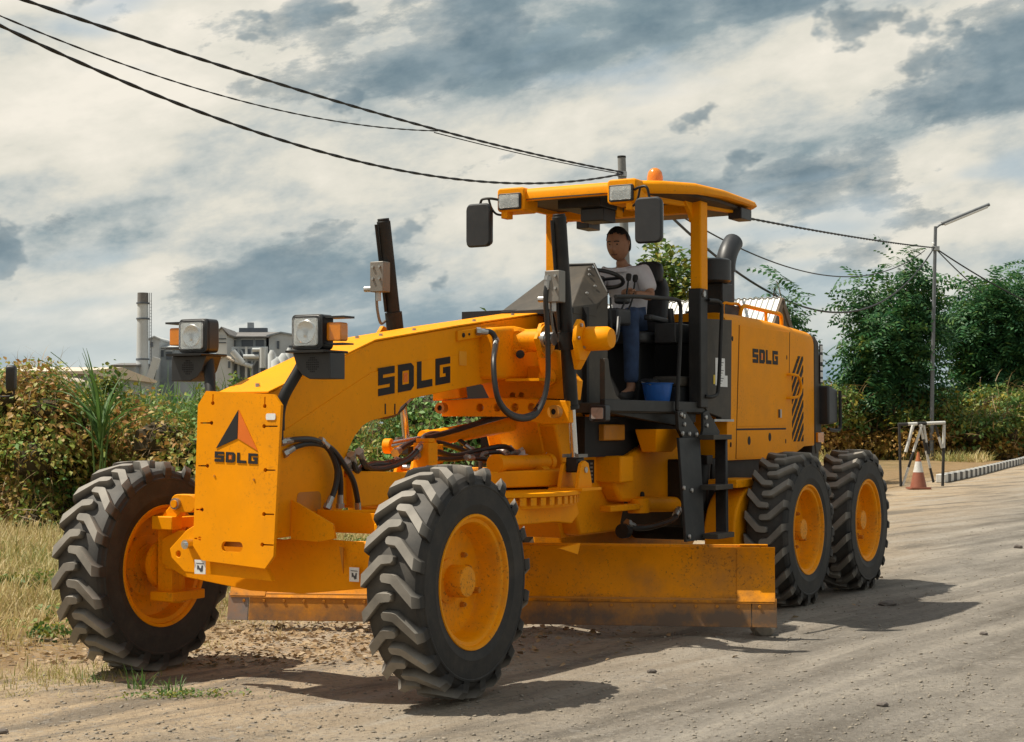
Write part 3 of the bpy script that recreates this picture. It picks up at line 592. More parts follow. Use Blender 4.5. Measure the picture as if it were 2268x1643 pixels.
lift_cylinder((2.30, .70, 3.11), (2.49, .70, 1.74), (2.55, .70, 1.28), 1)
lift_cylinder((2.10, -.70, 3.14), (2.33, -.70, 2.0), (2.44, -.70, 1.40), -1)
# big looping hose from the boom to the left lift cylinder
hl_ = [(1.95,.22,2.27),(2.02,.29,2.265),(2.03,.325,2.19),(1.85,.41,2.05),(1.80,.45,1.88),(1.83,.47,1.75),(1.92,.50,1.665),(2.05,.535,1.635),(2.16,.575,1.665),(2.235,.60,1.76),(2.27,.62,1.92),(2.26,.63,2.12),(2.235,.635,2.33),(2.205,.64,2.52),(2.215,.655,2.66)]
hose(hl_, .020, parent=boom, n=10); hose([(a + .02, b_ - .012, c + .02) for a, b_, c in hl_[2:9]] + [(2.3,.50,1.70),(2.42,.50,1.78)], .017, parent=boom)
hose([(2.72,.45,1.95),(2.62,.52,1.88),(2.6,.54,1.78),(2.50,.52,1.72)], .016, parent=boom)
hose([(1.2,-.23,1.82),(1.28,-.27,1.70),(1.45,-.3,1.65),(1.65,-.28,1.68),(1.78,-.24,1.80)], .016, parent=boom)
# ---- moldboard --------------------------------------------------------
M0, M1 = Vector((1.93, -2.03, 0)), Vector((3.55, 1.89, 0))       # cutting edge ends
md = (M1 - M0).normalized(); mf = Vector((-md.y, md.x, 0))
if mf.x > 0: mf = -mf                                            # forwards
def mprof(z):                                                     # forward offset of the concave face
    t = (z - .26) / .37; return -.055 + .24 * (t - .50) ** 2 - .055 * t + .01
zs = [.255 + .385 * k / 9 for k in range(10)]
mb = MB()
def moldstrip(s0, s1, z0, z1, th, lift=0.0, n=9):
    zz = [z0 + (z1 - z0) * k / n for k in range(n + 1)]
    ring = lambda S: [M0.lerp(M1, S) + mf * (mprof(z) + lift) + Vector((0, 0, z)) for z in zz] + [M0.lerp(M1, S) + mf * (mprof(z) + lift - th) + Vector((0, 0, z)) for z in reversed(zz)]
    return MB().loft([ring(s0 + (s1 - s0) * k / 4) for k in range(5)])
mold = G(moldstrip(.004, .996, .25, .67, .022), 'moldboard', 'blade_paint', bevel=.002)
G(moldstrip(.93, .9975, .262, .672, .006, .008), 'end_plate', 'blade_paint', mold, bevel=.002)
G(moldstrip(.0025, .07, .262, .672, .006, .008), 'end_plate', 'blade_paint', mold, bevel=.002)
def edge_strip(s0, s1, name, mat):
    p = lambda S, f, z: M0.lerp(M1, S) + mf * f + Vector((0, 0, z))
    r = lambda S: [p(S, mprof(.29) + .012, .285), p(S, mprof(.26) + .030, .075), p(S, mprof(.26) + .010, .072), p(S, mprof(.29) - .008, .285)]
    return G(MB().loft([r(s0), r(s1)]), name, mat, mold, bevel=.002)
e1 = edge_strip(.04, .5, 'cutting_edge', 'edge_steel'); e2 = edge_strip(.5015, .955, 'cutting_edge', 'edge_steel')
edge_strip(.0, .0385, 'end_bit', 'bit_steel'); edge_strip(.9565, 1.0, 'end_bit', 'edge_steel')
bl_ = MB().cyl((0,0,0), (.007,0,0), .013, .011, 8).mesh('bolt', 'paint_worn', flip=False)
for k in range(26):
    S = .03 + .94 * k / 25; q = M0.lerp(M1, S) + mf * (mprof(.27) + .0135); o = link('bolt', bl_, e1 if S < .5 else e2, (q.x, -q.y, .225)); o.rotation_euler = (0, 0, math.atan2(-mf.y, mf.x))
rib = MB()
for z in (.40, .665):
    p = lambda S, f, zz: M0.lerp(M1, S) + mf * f + Vector((0, 0, zz))
    rib = MB().loft([[p(S, mprof(z) - .015, z - .02), p(S, mprof(z) - .09, z - .02), p(S, mprof(z) - .09, z + .02), p(S, mprof(z) - .015, z + .02)] for S in (.02, .955)])
    G(rib, 'back_rail', 'blade_paint', mold, bevel=.003)
for S in (.40, .60):
    q = M0.lerp(M1, S) + mf * (mprof(.45) - .12); G(MB().box((q.x, q.y, .52), (.20, .14, .30)), 'slide_bracket', 'paint', mold, bevel=.01)
G(moldstrip(.935, .985, .674, .69, .07, -.005, 1), 'top_lip', 'blade_paint', mold, bevel=.003)
q = M0.lerp(M1, .46) + mf * (mprof(.5) - .14); q2 = M0.lerp(M1, .86) + mf * (mprof(.5) - .14)
G(MB().cyl((q.x, q.y, .56), (q2.x, q2.y, .56), .05, n=16), 'side_shift_cylinder', 'paint', mold)
G(MB().prism([(2.06,.72),(2.38,.74),(2.34,.66)], 'bz', .80, .83), 'pointer_plate', 'paint', circle)
# ---- rear frame under the cab ------------------------------------------
rf = MB().prism([(2.95,1.60),(3.38,1.72),(3.86,1.40),(4.0,1.35),(5.2,1.42),(5.6,1.42),(5.6,1.02),(4.95,.94),(4.2,.96),(4.1,.72),(3.38,.72),(3.18,1.1)], 'bz', -.32, .32)
rframe = G(rf, 'articulation_frame', 'paint', bevel=.02)
G(MB().loft([[(b, l, z) for b, z in [(3.70,1.33),(4.0,1.345),(4.35,1.44),(5.05,1.44),(5.05,.93),(3.85,.97),(3.72,1.1)]] for l in (.30, .46)]), 'hinge_casting', 'paint', rframe, bevel=.03)
G(MB().bb(3.66, 3.90, .30, .54, 1.13, 1.345), 'hinge_block', 'paint', rframe, bevel=.015)
G(MB().lathe([(0,0),(0,.032),(.012,.032),(.012,0)], (4.22, .462, 1.01), (0,1,0), 16), 'grease_hole', 'print_black', rframe)
dp = G(MB().bb(3.42, 3.60, .325, .332, 1.13, 1.315), 'data_plate', 'print_black', rframe)
for i in range(5):
    for j in range(2): G(MB().bb(3.45 + j*.075, 3.495 + j*.075, .333, .335, 1.155 + i*.031, 1.17 + i*.031), 'data_mark', 'valve_grey', dp)
G(MB().bar((3.5,.48,.93), (4.1,.48,.925), .10, .05), 'steer_link', 'paint', rframe, bevel=.008)
G(MB().lathe([(-.06,.0),(-.06,.09),(.06,.09),(.06,0)], (4.12,.48,.93), (0,0,1), 20), 'steer_eye', 'paint', rframe, bevel=.006)
G(MB().cyl((4.12,.48,.94), (5.2,.55,.90), .065, n=18), 'articulation_cylinder', 'paint', rframe)
hose([(3.82,.52,.80),(3.92,.56,.76),(4.2,.58,.76),(4.6,.58,.80),(4.7,.58,.87)], .026, parent=rframe)
G(MB().cyl((3.76,.5,.74), (3.84,.5,.74), .06, n=16), 'hose_stub', 'black_metal', rframe)
G(MB().bb(5.5, 7.9, -.42, .42, .98, 1.30), 'rear_chassis', 'black_metal', bevel=.01)
G(MB().bb(4.75, 5.6, -.60, .60, .72, 1.30), 'belly_tank', 'black_metal', bevel=.02)
# bracket box with sloped sides
G(MB().loft([[(4.05,.48,1.56),(4.72,.48,1.56),(4.72,.68,1.56),(4.05,.68,1.56)],[(4.06,.48,1.535),(4.70,.48,1.535),(4.70,.67,1.535),(4.06,.67,1.535)],[(4.14,.50,1.37),(4.52,.50,1.37),(4.50,.62,1.37),(4.16,.62,1.37)]]), 'filler_box', 'paint', bevel=.008)
G(MB().bb(3.55, 3.93, .25, .45, 1.47, 1.60), 'valve_cover', 'paint_worn', bevel=.01)
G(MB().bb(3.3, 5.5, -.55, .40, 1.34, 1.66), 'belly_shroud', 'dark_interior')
# ---- tandem cases --------------------------------------------------------
for s in (1, -1):
    prof = []
    for k in range(13):
        a = math.pi / 2 + math.pi * k / 12; prof.append((L1 - .32 + .40 * math.cos(a) * 1.15, .66 + .40 * math.sin(a)))
    for k in range(13):
        a = -math.pi / 2 + math.pi * k / 12; prof.append((L2 + .30 + .40 * math.cos(a) * 1.1, .66 + .40 * math.sin(a)))
    tc_ = G(MB().prism(prof, 'bz', s*.70, s*.985), 'tandem_case', 'paint', bevel=.02, seg=3)
    G(MB().bb(5.02, 5.62, s*.72 if s > 0 else -.985, .985 if s > 0 else -.72, 1.055, 1.125), 'tandem_step', 'paint', tc_, bevel=.006)
    G(MB().cyl((L1, s*.95, .67), (L1, s*1.20, .67), .11, n=20).cyl((L2, s*.95, .67), (L2, s*1.20, .67), .11, n=20), 'wheel_spindle', 'paint_worn', tc_)
G(MB().cyl((6.6, -.8, .68), (6.6, .8, .68), .20, n=24), 'rear_axle', 'black_metal')
G(MB().bb(5.3, 7.6, .44, .66, 1.06, 1.30), 'side_tank', 'black_metal', bevel=.02)
G(MB().cyl((5.12,.60,.85), (5.20,.60,1.26), .065, n=14).box((5.2,.60,1.29), (.13,.13,.08)), 'steering_damper', 'black_metal', bevel=.005)
# ---- cab ------------------------------------------------------------------
floor_ = G(MB().bb(2.98, 5.46, -.70, .70, 1.69, 1.765), 'cab_floor', 'cab_grey', bevel=.005)
G(MB().bb(2.96, 4.90, .70, .745, 1.70, 1.79), 'sill_beam', 'black_metal', floor_, bevel=.005)
G(MB().prism([(2.98,1.765),(3.32,1.765),(3.18,1.82),(3.08,1.95),(3.04,2.1),(2.98,2.1)], 'bz', .69, .735), 'sill_gusset', 'cab_grey', floor_, bevel=.004)
G(MB().prism([(3.2,1.69),(4.9,1.69),(4.9,1.62),(4.6,1.58)], 'bz', .60, .66), 'floor_rib', 'black_metal', floor_, bevel=.004)
# front panels and sloped cowl
G(MB().prism([(2.62,2.46),(2.84,2.488),(3.26,2.533),(3.47,2.62),(3.46,1.77),(3.10,1.72),(2.98,1.72),(2.84,1.95)], 'bz', .48, .522), 'cab_side_panel', 'cab_grey', bevel=.004)
G(MB().prism([(3.40,2.45),(5.42,2.50),(5.42,1.70),(3.40,1.70)], 'bz', -.615, -.56), 'cab_side_panel', 'cab_grey', bevel=.004)
G(MB().bb(3.02, 3.06, -.56, .56, 1.765, 2.5), 'cab_front_panel', 'dark_interior')
A = [(3.02,-.60,2.495),(3.02,.615,2.495),(3.36,.615,2.53),(3.52,.615,2.63),(3.50,.20,2.905),(3.50,-.30,2.905),(3.52,-.60,2.63),(3.36,-.60,2.53)]
T = [(3.12,-.52,2.56),(3.10,.42,2.56)]
cw = MB()
vs = [(3.06,-.22,2.495),(2.84,.525,2.488),(3.26,.525,2.535),(3.48,.525,2.63),(3.64,.30,2.885),(3.64,.02,2.885),(3.60,-.25,2.60),
      (3.54,.30,2.86),(3.54,.03,2.86),(3.06,-.22,2.44),(2.84,.525,2.44),(3.26,.525,2.44),(3.60,-.25,2.44)]
fs = [(0,1,7,8),(7,4,5,8),(1,2,3,4,7),(0,8,5,6),(3,6,5,4),(0,9,10,1),(1,10,11,2),(9,12,11,10),(0,6,12,9),(2,11,12,6,3)]
cowl = G(cw.add(vs, fs), 'cowl', 'cab_grey', bevel=.006)
G(MB().bar((2.825,.54,2.465), (3.045,-.235,2.472), .03, .045), 'cowl_lip', 'black_metal', cowl, bevel=.006)
G(MB().tube([(3.50,.50,2.645),(3.655,.305,2.895),(3.66,.02,2.90)], .013, 8), 'cowl_trim', 'black_metal', cowl)
for p in ((3.46,.36,2.79),(3.52,.33,2.835),(3.40,.44,2.69),(3.2,.47,2.62)): G(MB().lathe([(0,0),(0,.013),(.012,.011),(.014,0)], p, (-.2,.75,.62), 10), 'bolt', 'steel', cowl)
# steering column, wheel, levers
sw_c = Vector((4.43, -.03, 2.85)); ax_ = Vector((.30, 0, .95)).normalized()
col_ = G(MB().cyl((3.80,-.02,2.0), (4.02,-.02,2.42), .07, .055, 14).cyl((4.02,-.02,2.42), sw_c - ax_ * .04, .04, n=12), 'steering_column', 'plastic')
u_ = ax_.cross(Vector((0, 1, 0))).normalized(); w_ = Vector((0, 1, 0))
stw = G(MB().tube([sw_c + (u_ * math.cos(2*math.pi*k/28) + w_ * math.sin(2*math.pi*k/28)) * .205 for k in range(28)], .018, 10, closed=True), 'steering_wheel', 'plastic', col_)
for k in (0, 1, 2): G(MB().bar(sw_c - ax_*.01, sw_c + (u_ * math.cos(rad(90+120*k)) + w_ * math.sin(rad(90+120*k))) * .2, .04, .016, ax_), 'spoke', 'plastic', stw, bevel=.004)
G(MB().lathe([(-.03,0),(-.03,.05),(.015,.045),(.02,0)], sw_c, ax_, 16), 'wheel_boss', 'plastic', stw)
for i, (b, l) in enumerate(((4.40,.26),(4.53,.26))):
    lv = G(MB().tube(spline([(b - .20, l, 2.50), (b - .06, l, 2.66), (b, l, 2.83)], 4), .009, 6), 'control_lever', 'black_metal', col_)
    G(MB().lathe([(-.03,.0),(-.03,.018),(-.012,.024),(.022,.024),(.03,.016),(.032,0)], (b + .004, l, 2.85), (.2,0,.97), 12), 'lever_knob', 'print_black', lv)
G(MB().box((4.22, .10, 2.50), (.26, .42, .14)), 'lever_console', 'plastic', col_, bevel=.02)
G(MB().box((4.36, .22, 2.66), (.10, .12, .08)), 'gauge_pod', 'plastic', col_, bevel=.02)
for l in (.0, .08, .16): G(MB().bar((3.62, l + .32, 2.30), (3.64, l + .30, 2.62), .014, .014), 'guard_bar', 'black_metal', cowl)
hose([(3.55,.50,2.35),(3.66,.48,2.26),(3.85,.42,2.33),(4.0,.36,2.48)], .016, parent=col_, ends=False)
# seat
seat_ = G(MB().loft([[(b, l, z) for b, l in rrect(4.60, 5.12, -.22, .32, .08)] for z in (2.30, 2.40)] ), 'seat', 'plastic', bevel=.03, seg=3)
rings = []
for z, b, w in ((2.40,5.08,.24),(2.6,5.12,.25),(2.8,5.16,.24),(2.90,5.18,.20)):
    rings.append([(b + x, .05 + y, z) for x, y in rrect(-.055, .055, -w, w, .045)])
G(MB().loft(rings), 'backrest', 'plastic', seat_, bevel=.015)
rings = []
for z, b, w in ((2.84,5.10,.10),(2.88,5.10,.135),(2.96,5.11,.14),(3.02,5.12,.12),(3.045,5.12,.08)):
    rings.append([(b + x, .12 + y, z) for x, y in rrect(-.05, .05, -w, w, .04)])
G(MB().loft(rings), 'headrest', 'plastic', seat_, smooth=60)
G(MB().loft([[(b, l, z) for b, l in rrect(4.70, 5.05, -.12, .22, .03)] for z in (1.765, 2.3)]), 'seat_pedestal', 'dark_interior', seat_)
G(MB().bar((4.62,.33,2.52), (5.10,.33,2.50), .07, .05), 'armrest', 'plastic', seat_, bevel=.015)
G(MB().bb(4.70, 5.10, .36, .56, 2.30, 2.47).cyl((4.82,.47,2.46), (4.80,.47,2.60), .03, .026, 10), 'side_console', 'plastic', seat_, bevel=.012)
# rear wall and quarter panels
G(MB().bb(5.40, 5.46, -.69, .745, 1.70, 2.52), 'rear_wall', 'dark_interior')
qp = G(MB().prism([(4.83,1.78),(4.83,2.505),(5.50,2.53),(5.47,1.645),(5.25,1.645),(5.25,1.66),(4.95,1.70)], 'bz', .70, .755), 'quarter_panel', 'cab_grey', bevel=.005)
G(MB().prism([(4.83,1.78),(4.83,2.505),(5.50,2.53),(5.47,1.645),(4.95,1.70)], 'bz', -.755, -.70), 'quarter_panel', 'cab_grey', bevel=.005)
G(MB().bb(5.05, 5.50, .70, .77, 1.625, 1.645), 'panel_foot', 'steel', qp)
G(MB().prism([(5.18,1.93),(5.18,2.18),(5.32,2.18),(5.32,2.03),(5.38,2.03),(5.38,1.93)], 'bz', .756, .759), 'notice_sheet', 'sticker', qp, smooth=None)
G(MB().bb(5.105, 5.165, .756, .759, 1.94, 2.18), 'notice_sheet', 'sticker', qp, smooth=None)
G(MB().bb(5.06, 5.10, .756, .759, 1.95, 2.03), 'notice_sheet', 'sticker_yellow', qp, smooth=None)
for i in range(9): G(MB().bb(5.20, 5.235 + .05*((i*7) % 3)/2, .7592, .761, 1.955 + i*.023, 1.961 + i*.023), 'notice_line', 'sticker_ink', qp, smooth=None)
# ROPS posts
for s in (1, -1):
    lo = G(MB().bb(4.74, 4.90, min(s*.66, s*.775), max(s*.66, s*.775), 1.74, 2.76), 'rops_base', 'black_metal', bevel=.01)
    G(MB().cyl((4.80, s*.775, 2.715), (4.80, s*.79, 2.715), .03, n=6), 'bolt', 'steel', lo)
    G(MB().bb(4.80, 4.955, min(s*.655, s*.755), max(s*.655, s*.755), 2.755, 3.52), 'rops_post', 'paint', lo, bevel=.012)
    G(MB().prism([(4.62,3.52),(5.14,3.52),(4.97,3.40),(4.94,3.34),(4.81,3.34),(4.78,3.40)], 'bz', s*.64, s*.68), 'post_gusset', 'paint', lo, bevel=.004)
# canopy
def cz(b): # top height along the length
    pts = [(3.55,3.555),(4.0,3.60),(4.5,3.625),(5.2,3.64),(5.95,3.62)]
    for (x0, y0), (x1, y1) in zip(pts, pts[1:]):
        if b <= x1: return y0 + (y1 - y0) * (b - x0) / (x1 - x0)
    return pts[-1][1]
plan = [(3.80,-.63),(3.76,-.35),(3.75,0),(3.76,.35),(3.80,.63),(4.10,.74),(4.5,.86),(5.1,.88),(5.80,.88),(5.92,.80),(5.95,0),(5.92,-.80),(5.80,-.88),(5.1,-.88),(4.5,-.86),(4.10,-.74)]
cc = (4.75, 0)
def ring(sc_, dz, th=0): return [(cc[0] + (b - cc[0]) * sc_, cc[1] + l * sc_, cz(b) + dz - th * max(.3, min(1, (5.95 - b) / 1.9))) for b, l in plan]
can = G(MB().loft([ring(.955, .0), ring(.985, -.015), ring(1.0, -.045), ring(1.0, -.04, .05), ring(.975, -.05, .06), ring(.93, -.045, .04)]), 'canopy', 'paint', smooth=50)
G(MB().loft([[(b, l * .9, cz(b) - .10) for b, l in plan], [(b, l * .9, cz(b) - .075) for b, l in plan]]), 'headliner', 'cab_grey', can)
for s in (1, -1):
    h = G(MB().prism(rrect(min(s*.385, s*.645), max(s*.385, s*.645), 3.385, 3.585, .03), 'lz', 3.735, 3.98), 'work_lamp_housing', 'paint', can, bevel=.012)
    wl = G(MB().prism(rrect(min(s*.41, s*.625), max(s*.41, s*.625), 3.40, 3.535, .012), 'lz', 3.716, 3.738), 'work_lamp', 'plastic', h, bevel=.003)
    G(MB().prism(rrect(min(s*.425, s*.61), max(s*.425, s*.61), 3.413, 3.523, .01), 'lz', 3.710, 3.717), 'lamp_reflector', 'reflector', wl)
    G(MB().prism(rrect(min(s*.425, s*.61), max(s*.425, s*.61), 3.413, 3.523, .01), 'lz', 3.697, 3.702), 'lamp_glass', 'lens', wl)
    # mirrors
    mh = MB(); rings = []
    lm = s * .785; mz = 3.225 if s > 0 else 3.275
    for (b, k) in ((3.73,.80),(3.695,.97),(3.665,1.0),(3.645,.92)): rings.append([(b, lm + a * k, mz + c * k) for a, c in rrect(-.118, .118, -.185, .185, .045)])
    mir = G(mh.loft(rings), 'mirror', 'plastic', can, smooth=40)
    G(MB().prism([(lm + a, mz + c) for a, c in rrect(-.10, .10, -.165, .165, .035)], 'lz', 3.731, 3.735), 'mirror_glass', 'chrome', mir)
    G(MB().tube(spline([(3.74, s*.63, 3.49), (3.70, s*.69, 3.50), (3.685, s*.76, 3.495), (3.69, s*.785, mz + .18)], 5), .011, 8).tube(spline([(3.76, s*.60, 3.36), (3.72, s*.645, 3.37), (3.70, s*.68, 3.42), (3.69, s*.70, 3.49)], 5), .010, 8), 'mirror_arm', 'black_metal', mir)
    G(MB().bb(3.74, 3.84, min(s*.55, s*.61), max(s*.55, s*.61), 3.33, 3.41), 'arm_bracket', 'paint', mir, bevel=.005)
    G(MB().bar((3.90, s*.56, 3.46), (5.7, s*.74, 3.525), .05, .05), 'side_rail', 'paint', can, bevel=.005)
    G(MB().bb(5.55, 5.80, min(s*.70, s*.83), max(s*.70, s*.83), 3.44, 3.545), 'rear_work_lamp', 'plastic', can, bevel=.008)
G(MB().bb(3.98, 4.45, -.20, .20, 3.41, 3.50), 'overhead_box', 'black_metal', can, bevel=.01)
G(MB().bb(4.05, 4.28, -.02, .20, 3.30, 3.41), 'radio', 'plastic', can, bevel=.01)
G(MB().bb(4.3, 4.42, .14, .2, 3.36, 3.5), 'bracket', 'paint', can, bevel=.005)
G(MB().bar((4.88, -.7, 3.47), (4.88, .7, 3.47), .12, .09), 'cross_beam', 'paint', can, bevel=.008)
bc = G(MB().lathe([(0,.0),(0,.075),(.02,.078),(.022,0)], (4.42, .50, 3.615), (0,0,1), 20), 'beacon_base', 'paint', can)
G(MB().lathe([(0,.07),(.05,.068),(.09,.06),(.115,.042),(.128,.02),(.13,0)], (4.42, .50, 3.637), (0,0,1), 24), 'beacon', 'amber', bc, smooth=60)
# handrails
G(MB().tube(spline([(3.36,.64,2.60),(3.7,.70,2.62),(4.1,.745,2.63),(4.28,.755,2.63),(4.34,.76,2.60),(4.355,.76,2.52),(4.33,.76,2.2),(4.28,.765,1.9),(4.25,.77,1.74),(4.27,.775,1.69)], 5), .017, 10), 'handrail', 'black_metal')
G(MB().tube(spline([(4.88,.79,2.665),(5.02,.815,2.665),(5.085,.82,2.64),(5.10,.82,2.56),(5.06,.82,2.2),(5.02,.82,1.92),(4.99,.815,1.855),(4.88,.80,1.835),(4.84,.775,1.84)], 5), .017, 10), 'handrail', 'black_metal')
# small side lamp
sl2 = G(MB().prism(rrect(.64, .78, 1.62, 1.745, .018), 'lz', 2.90, 2.98), 'side_lamp', 'plastic', bevel=.004)
G(MB().prism(rrect(.66, .76, 1.64, 1.725, .01), 'lz', 2.894, 2.90), 'lamp_reflector', 'reflector', sl2)
# ---- access ladder -------------------------------------------------------
lad = G(MB().prism([(4.20,1.705),(4.34,1.72),(4.62,1.55),(4.66,1.50),(4.55,1.485),(4.30,1.49),(4.22,1.56)], 'bz', .77, .80), 'ladder', 'black_metal', bevel=.004)
G(MB().prism([(4.70,1.70),(4.80,1.72),(5.06,1.54),(5.05,1.49),(4.66,1.49),(4.70,1.56)], 'bz', .79, .815), 'ladder_bracket', 'black_metal', lad, bevel=.004)
G(MB().add([(4.20,.785,1.49),(4.64,.785,1.49),(4.30,.97,.66),(3.92,.97,.66),(4.20,.81,1.49),(4.64,.81,1.49),(4.30,.995,.66),(3.92,.995,.66)], [(0,1,2,3),(4,7,6,5),(0,4,5,1),(1,5,6,2),(2,6,7,3),(3,7,4,0)]), 'ladder_side', 'black_metal', lad, bevel=.004)
G(MB().add([(4.98,.80,1.50),(5.03,.80,1.50),(4.60,.985,.66),(4.55,.985,.66),(4.98,.90,1.50),(5.03,.90,1.50),(4.60,1.08,.66),(4.55,1.08,.66)], [(0,1,2,3),(4,7,6,5),(0,4,5,1),(1,5,6,2),(2,6,7,3),(3,7,4,0)]), 'ladder_side', 'black_metal', lad, bevel=.004)
for t in (0.0, .50, .97):
    z = 1.50 - t * .83; db_ = -.37 * t; dl = .19 * t
    G(MB().bb(4.62 + db_, 5.03 + db_ * 1.15, .79 + dl, .94 + dl, z - .03, z + .012), 'ladder_step', 'cab_grey', lad, bevel=.004)
for (b, l, z) in ((4.26,.802,1.68),(4.31,.802,1.665),(4.32,.802,1.60),(4.26,.812,1.525),(4.40,.812,1.52),(4.55,.812,1.515),(4.06,.91,1.085),(4.22,.91,1.06),(4.74,.818,1.66),(4.76,.818,1.59),(3.97,.995,.70)):
    G(MB().lathe([(0,0),(0,.02),(.012,.018),(.016,0)], (b, l, z), (0,1,0), 10), 'bolt', 'steel', lad)
# ---- engine hood ----------------------------------------------------------
def hood_sec(b, hw, zt, zb, r=.11):
    o = [(b, hw, zb)]
    for k in range(7):
        a = rad(90 * k / 6); o.append((b, hw - r + r * math.cos(a) if k else hw, (zt - r) + r * math.sin(a)))
    o += [(b, -l, z) for _, l, z in reversed(o)]
    return o
hood = G(MB().loft([hood_sec(5.47, .715, 2.60, 1.28), hood_sec(5.9, .715, 2.605, 1.28), hood_sec(6.6, .715, 2.595, 1.28), hood_sec(7.08, .715, 2.575, 1.285), hood_sec(7.50, .712, 2.555, 1.385), hood_sec(7.80, .705, 2.54, 1.39), hood_sec(7.86, .69, 2.52, 1.41)]), 'engine_hood', 'paint', smooth=40)
HS = .7155
def seam(b0, z0, b1, z1, w=.008): G(MB().bar((b0, HS, z0), (b1, HS, z1), .004, w, (0,0,1)) if abs(b1-b0) > abs(z1-z0) else MB().bar((b0, HS, z0), (b1, HS, z1), .004, w, (1,0,0)), 'panel_seam', 'print_black', hood, smooth=None)
seam(5.77, 2.50, 5.675, 1.29); seam(7.09, 2.50, 7.07, 2.10); seam(5.685, 1.555, 6.97, 1.56, .016)
# side door panel, slightly proud
G(MB().prism([(5.785,2.50),(7.075,2.50),(7.055,2.33),(6.985,2.0),(6.96,1.585),(5.70,1.58)], 'bz', HS - .004, HS + .005), 'engine_door', 'paint', hood, bevel=.003)
G(MB().prism([(5.70,1.535),(6.985,1.54),(6.99,1.295),(5.685,1.29)], 'bz', HS - .004, HS + .004), 'lower_panel', 'paint', hood, bevel=.003)
lettering((6.085, HS + .0055, 2.17), (.655, 0, 0), (0, 0, .13), hood, th=-.003)
for (b, z, r, h) in ((5.99,1.452,.035,.04),(6.52,1.482,.035,.04),(5.60,2.37,.012,.022),(6.99,2.25,.012,.022),(5.55,1.42,.012,.022),(6.95,1.44,.012,.022)):
    m = MB().prism(circ(b, z, r, 16, h), 'bz', HS - .002, HS + .0065); G(m, 'panel_hole', 'print_black', hood)
lt = G(MB().prism(rrect(6.73, 6.87, 1.655, 1.755, .01), 'bz', HS + .003, HS + .009), 'door_latch', 'paint', hood, bevel=.002)
G(MB().prism(rrect(6.74, 6.78, 1.665, 1.745, .008), 'bz', HS + .008, HS + .0115), 'latch_pocket', 'print_black', lt); G(MB().prism(rrect(6.79, 6.825, 1.665, 1.745, .006), 'bz', HS + .008, HS + .012), 'latch_tongue', 'steel', lt)
G(MB().tube(spline([(6.99,.71,2.085),(7.02,.76,2.085),(7.16,.775,2.07),(7.235,.775,2.0),(7.235,.775,1.93),(7.16,.775,1.875),(7.02,.76,1.86),(6.98,.71,1.86)], 5), .014, 10), 'door_handle', 'paint', hood)
# slanted louvre openings between two uprights
def clip_poly(P, axis, lim, keep_less):
    o = []
    for k in range(len(P)):
        p_, q_ = P[k], P[(k + 1) % len(P)]; a_ = (p_[axis] <= lim) == keep_less; b_ = (q_[axis] <= lim) == keep_less
        if a_: o.append(p_)
        if a_ != b_:
            t = (lim - p_[axis]) / (q_[axis] - p_[axis]); o.append((p_[0] + (q_[0] - p_[0]) * t, p_[1] + (q_[1] - p_[1]) * t))
    return o
for k in range(10):
    c0 = 1.43 - 1.02 * 7.46 + .115 * k; w = .062
    for (b0, b1) in ((7.145, 7.30), (7.315, 7.465)):
        P_ = [(b0, 1.02 * b0 + c0), (b1, 1.02 * b1 + c0), (b1, 1.02 * b1 + c0 + w), (b0, 1.02 * b0 + c0 + w)]
        for ax2, lim, less in ((1, 1.435, False), (1, 2.275, True)):
            if P_: P_ = clip_poly(P_, ax2, lim, less)
        if len(P_) < 3 or (b0 < 7.2 and min(z for _, z in P_) > 2.08): continue
        G(MB().prism(P_, 'bz', HS - .01, HS + .003), 'louvre', 'print_black', hood)
# rails on the hood top
for s in (1, -1):
    l = s * .53; rl = G(MB().tube(spline([(6.26,l,2.58),(6.28,l,2.66),(6.36,l,2.715),(6.6,l,2.712),(7.1,l,2.70),(7.30,l,2.695),(7.36,l,2.665),(7.37,l,2.56)], 5), .019, 10), 'hood_rail', 'paint', hood)
    G(MB().tube([(6.94,l,2.70),(6.93,l,2.57)], .017, 8), 'rail_leg', 'paint', rl)
# exhaust, pre-cleaner
ex = G(MB().cyl((6.82,.16,2.58), (6.82,.16,3.14), .085, n=22), 'exhaust_stack', 'plastic', hood)
G(MB().tube(spline([(6.82,.16,3.09),(6.82,.16,3.17),(6.87,.16,3.27),(6.95,.16,3.35),(7.02,.16,3.40)], 5), .098, 22), 'exhaust_elbow', 'plastic', ex)
pc = G(MB().lathe([(0,.0),(0,.15),(.02,.178),(.21,.178),(.225,.155),(.235,0)], (6.14,.30,2.925), (0,0,1), 40), 'air_precleaner', 'plastic', hood, smooth=40)
G(MB().bb(6.10, 6.36, .2, .42, 2.70, 2.925), 'precleaner_duct', 'black_metal', pc, bevel=.01)
G(MB().bb(6.0, 6.5, .14, .46, 2.59, 2.72), 'precleaner_stand', 'black_metal', pc, bevel=.01)
G(MB().tube(spline([(6.05,.45,2.60),(6.05,.45,2.72),(6.2,.46,2.73),(6.42,.46,2.73),(6.43,.46,2.60)], 4), .014, 8), 'small_rail', 'paint', hood)
G(MB().cyl((5.75,.25,2.59), (5.75,.25,2.64), .05, n=16), 'filler_cap', 'plastic', hood)
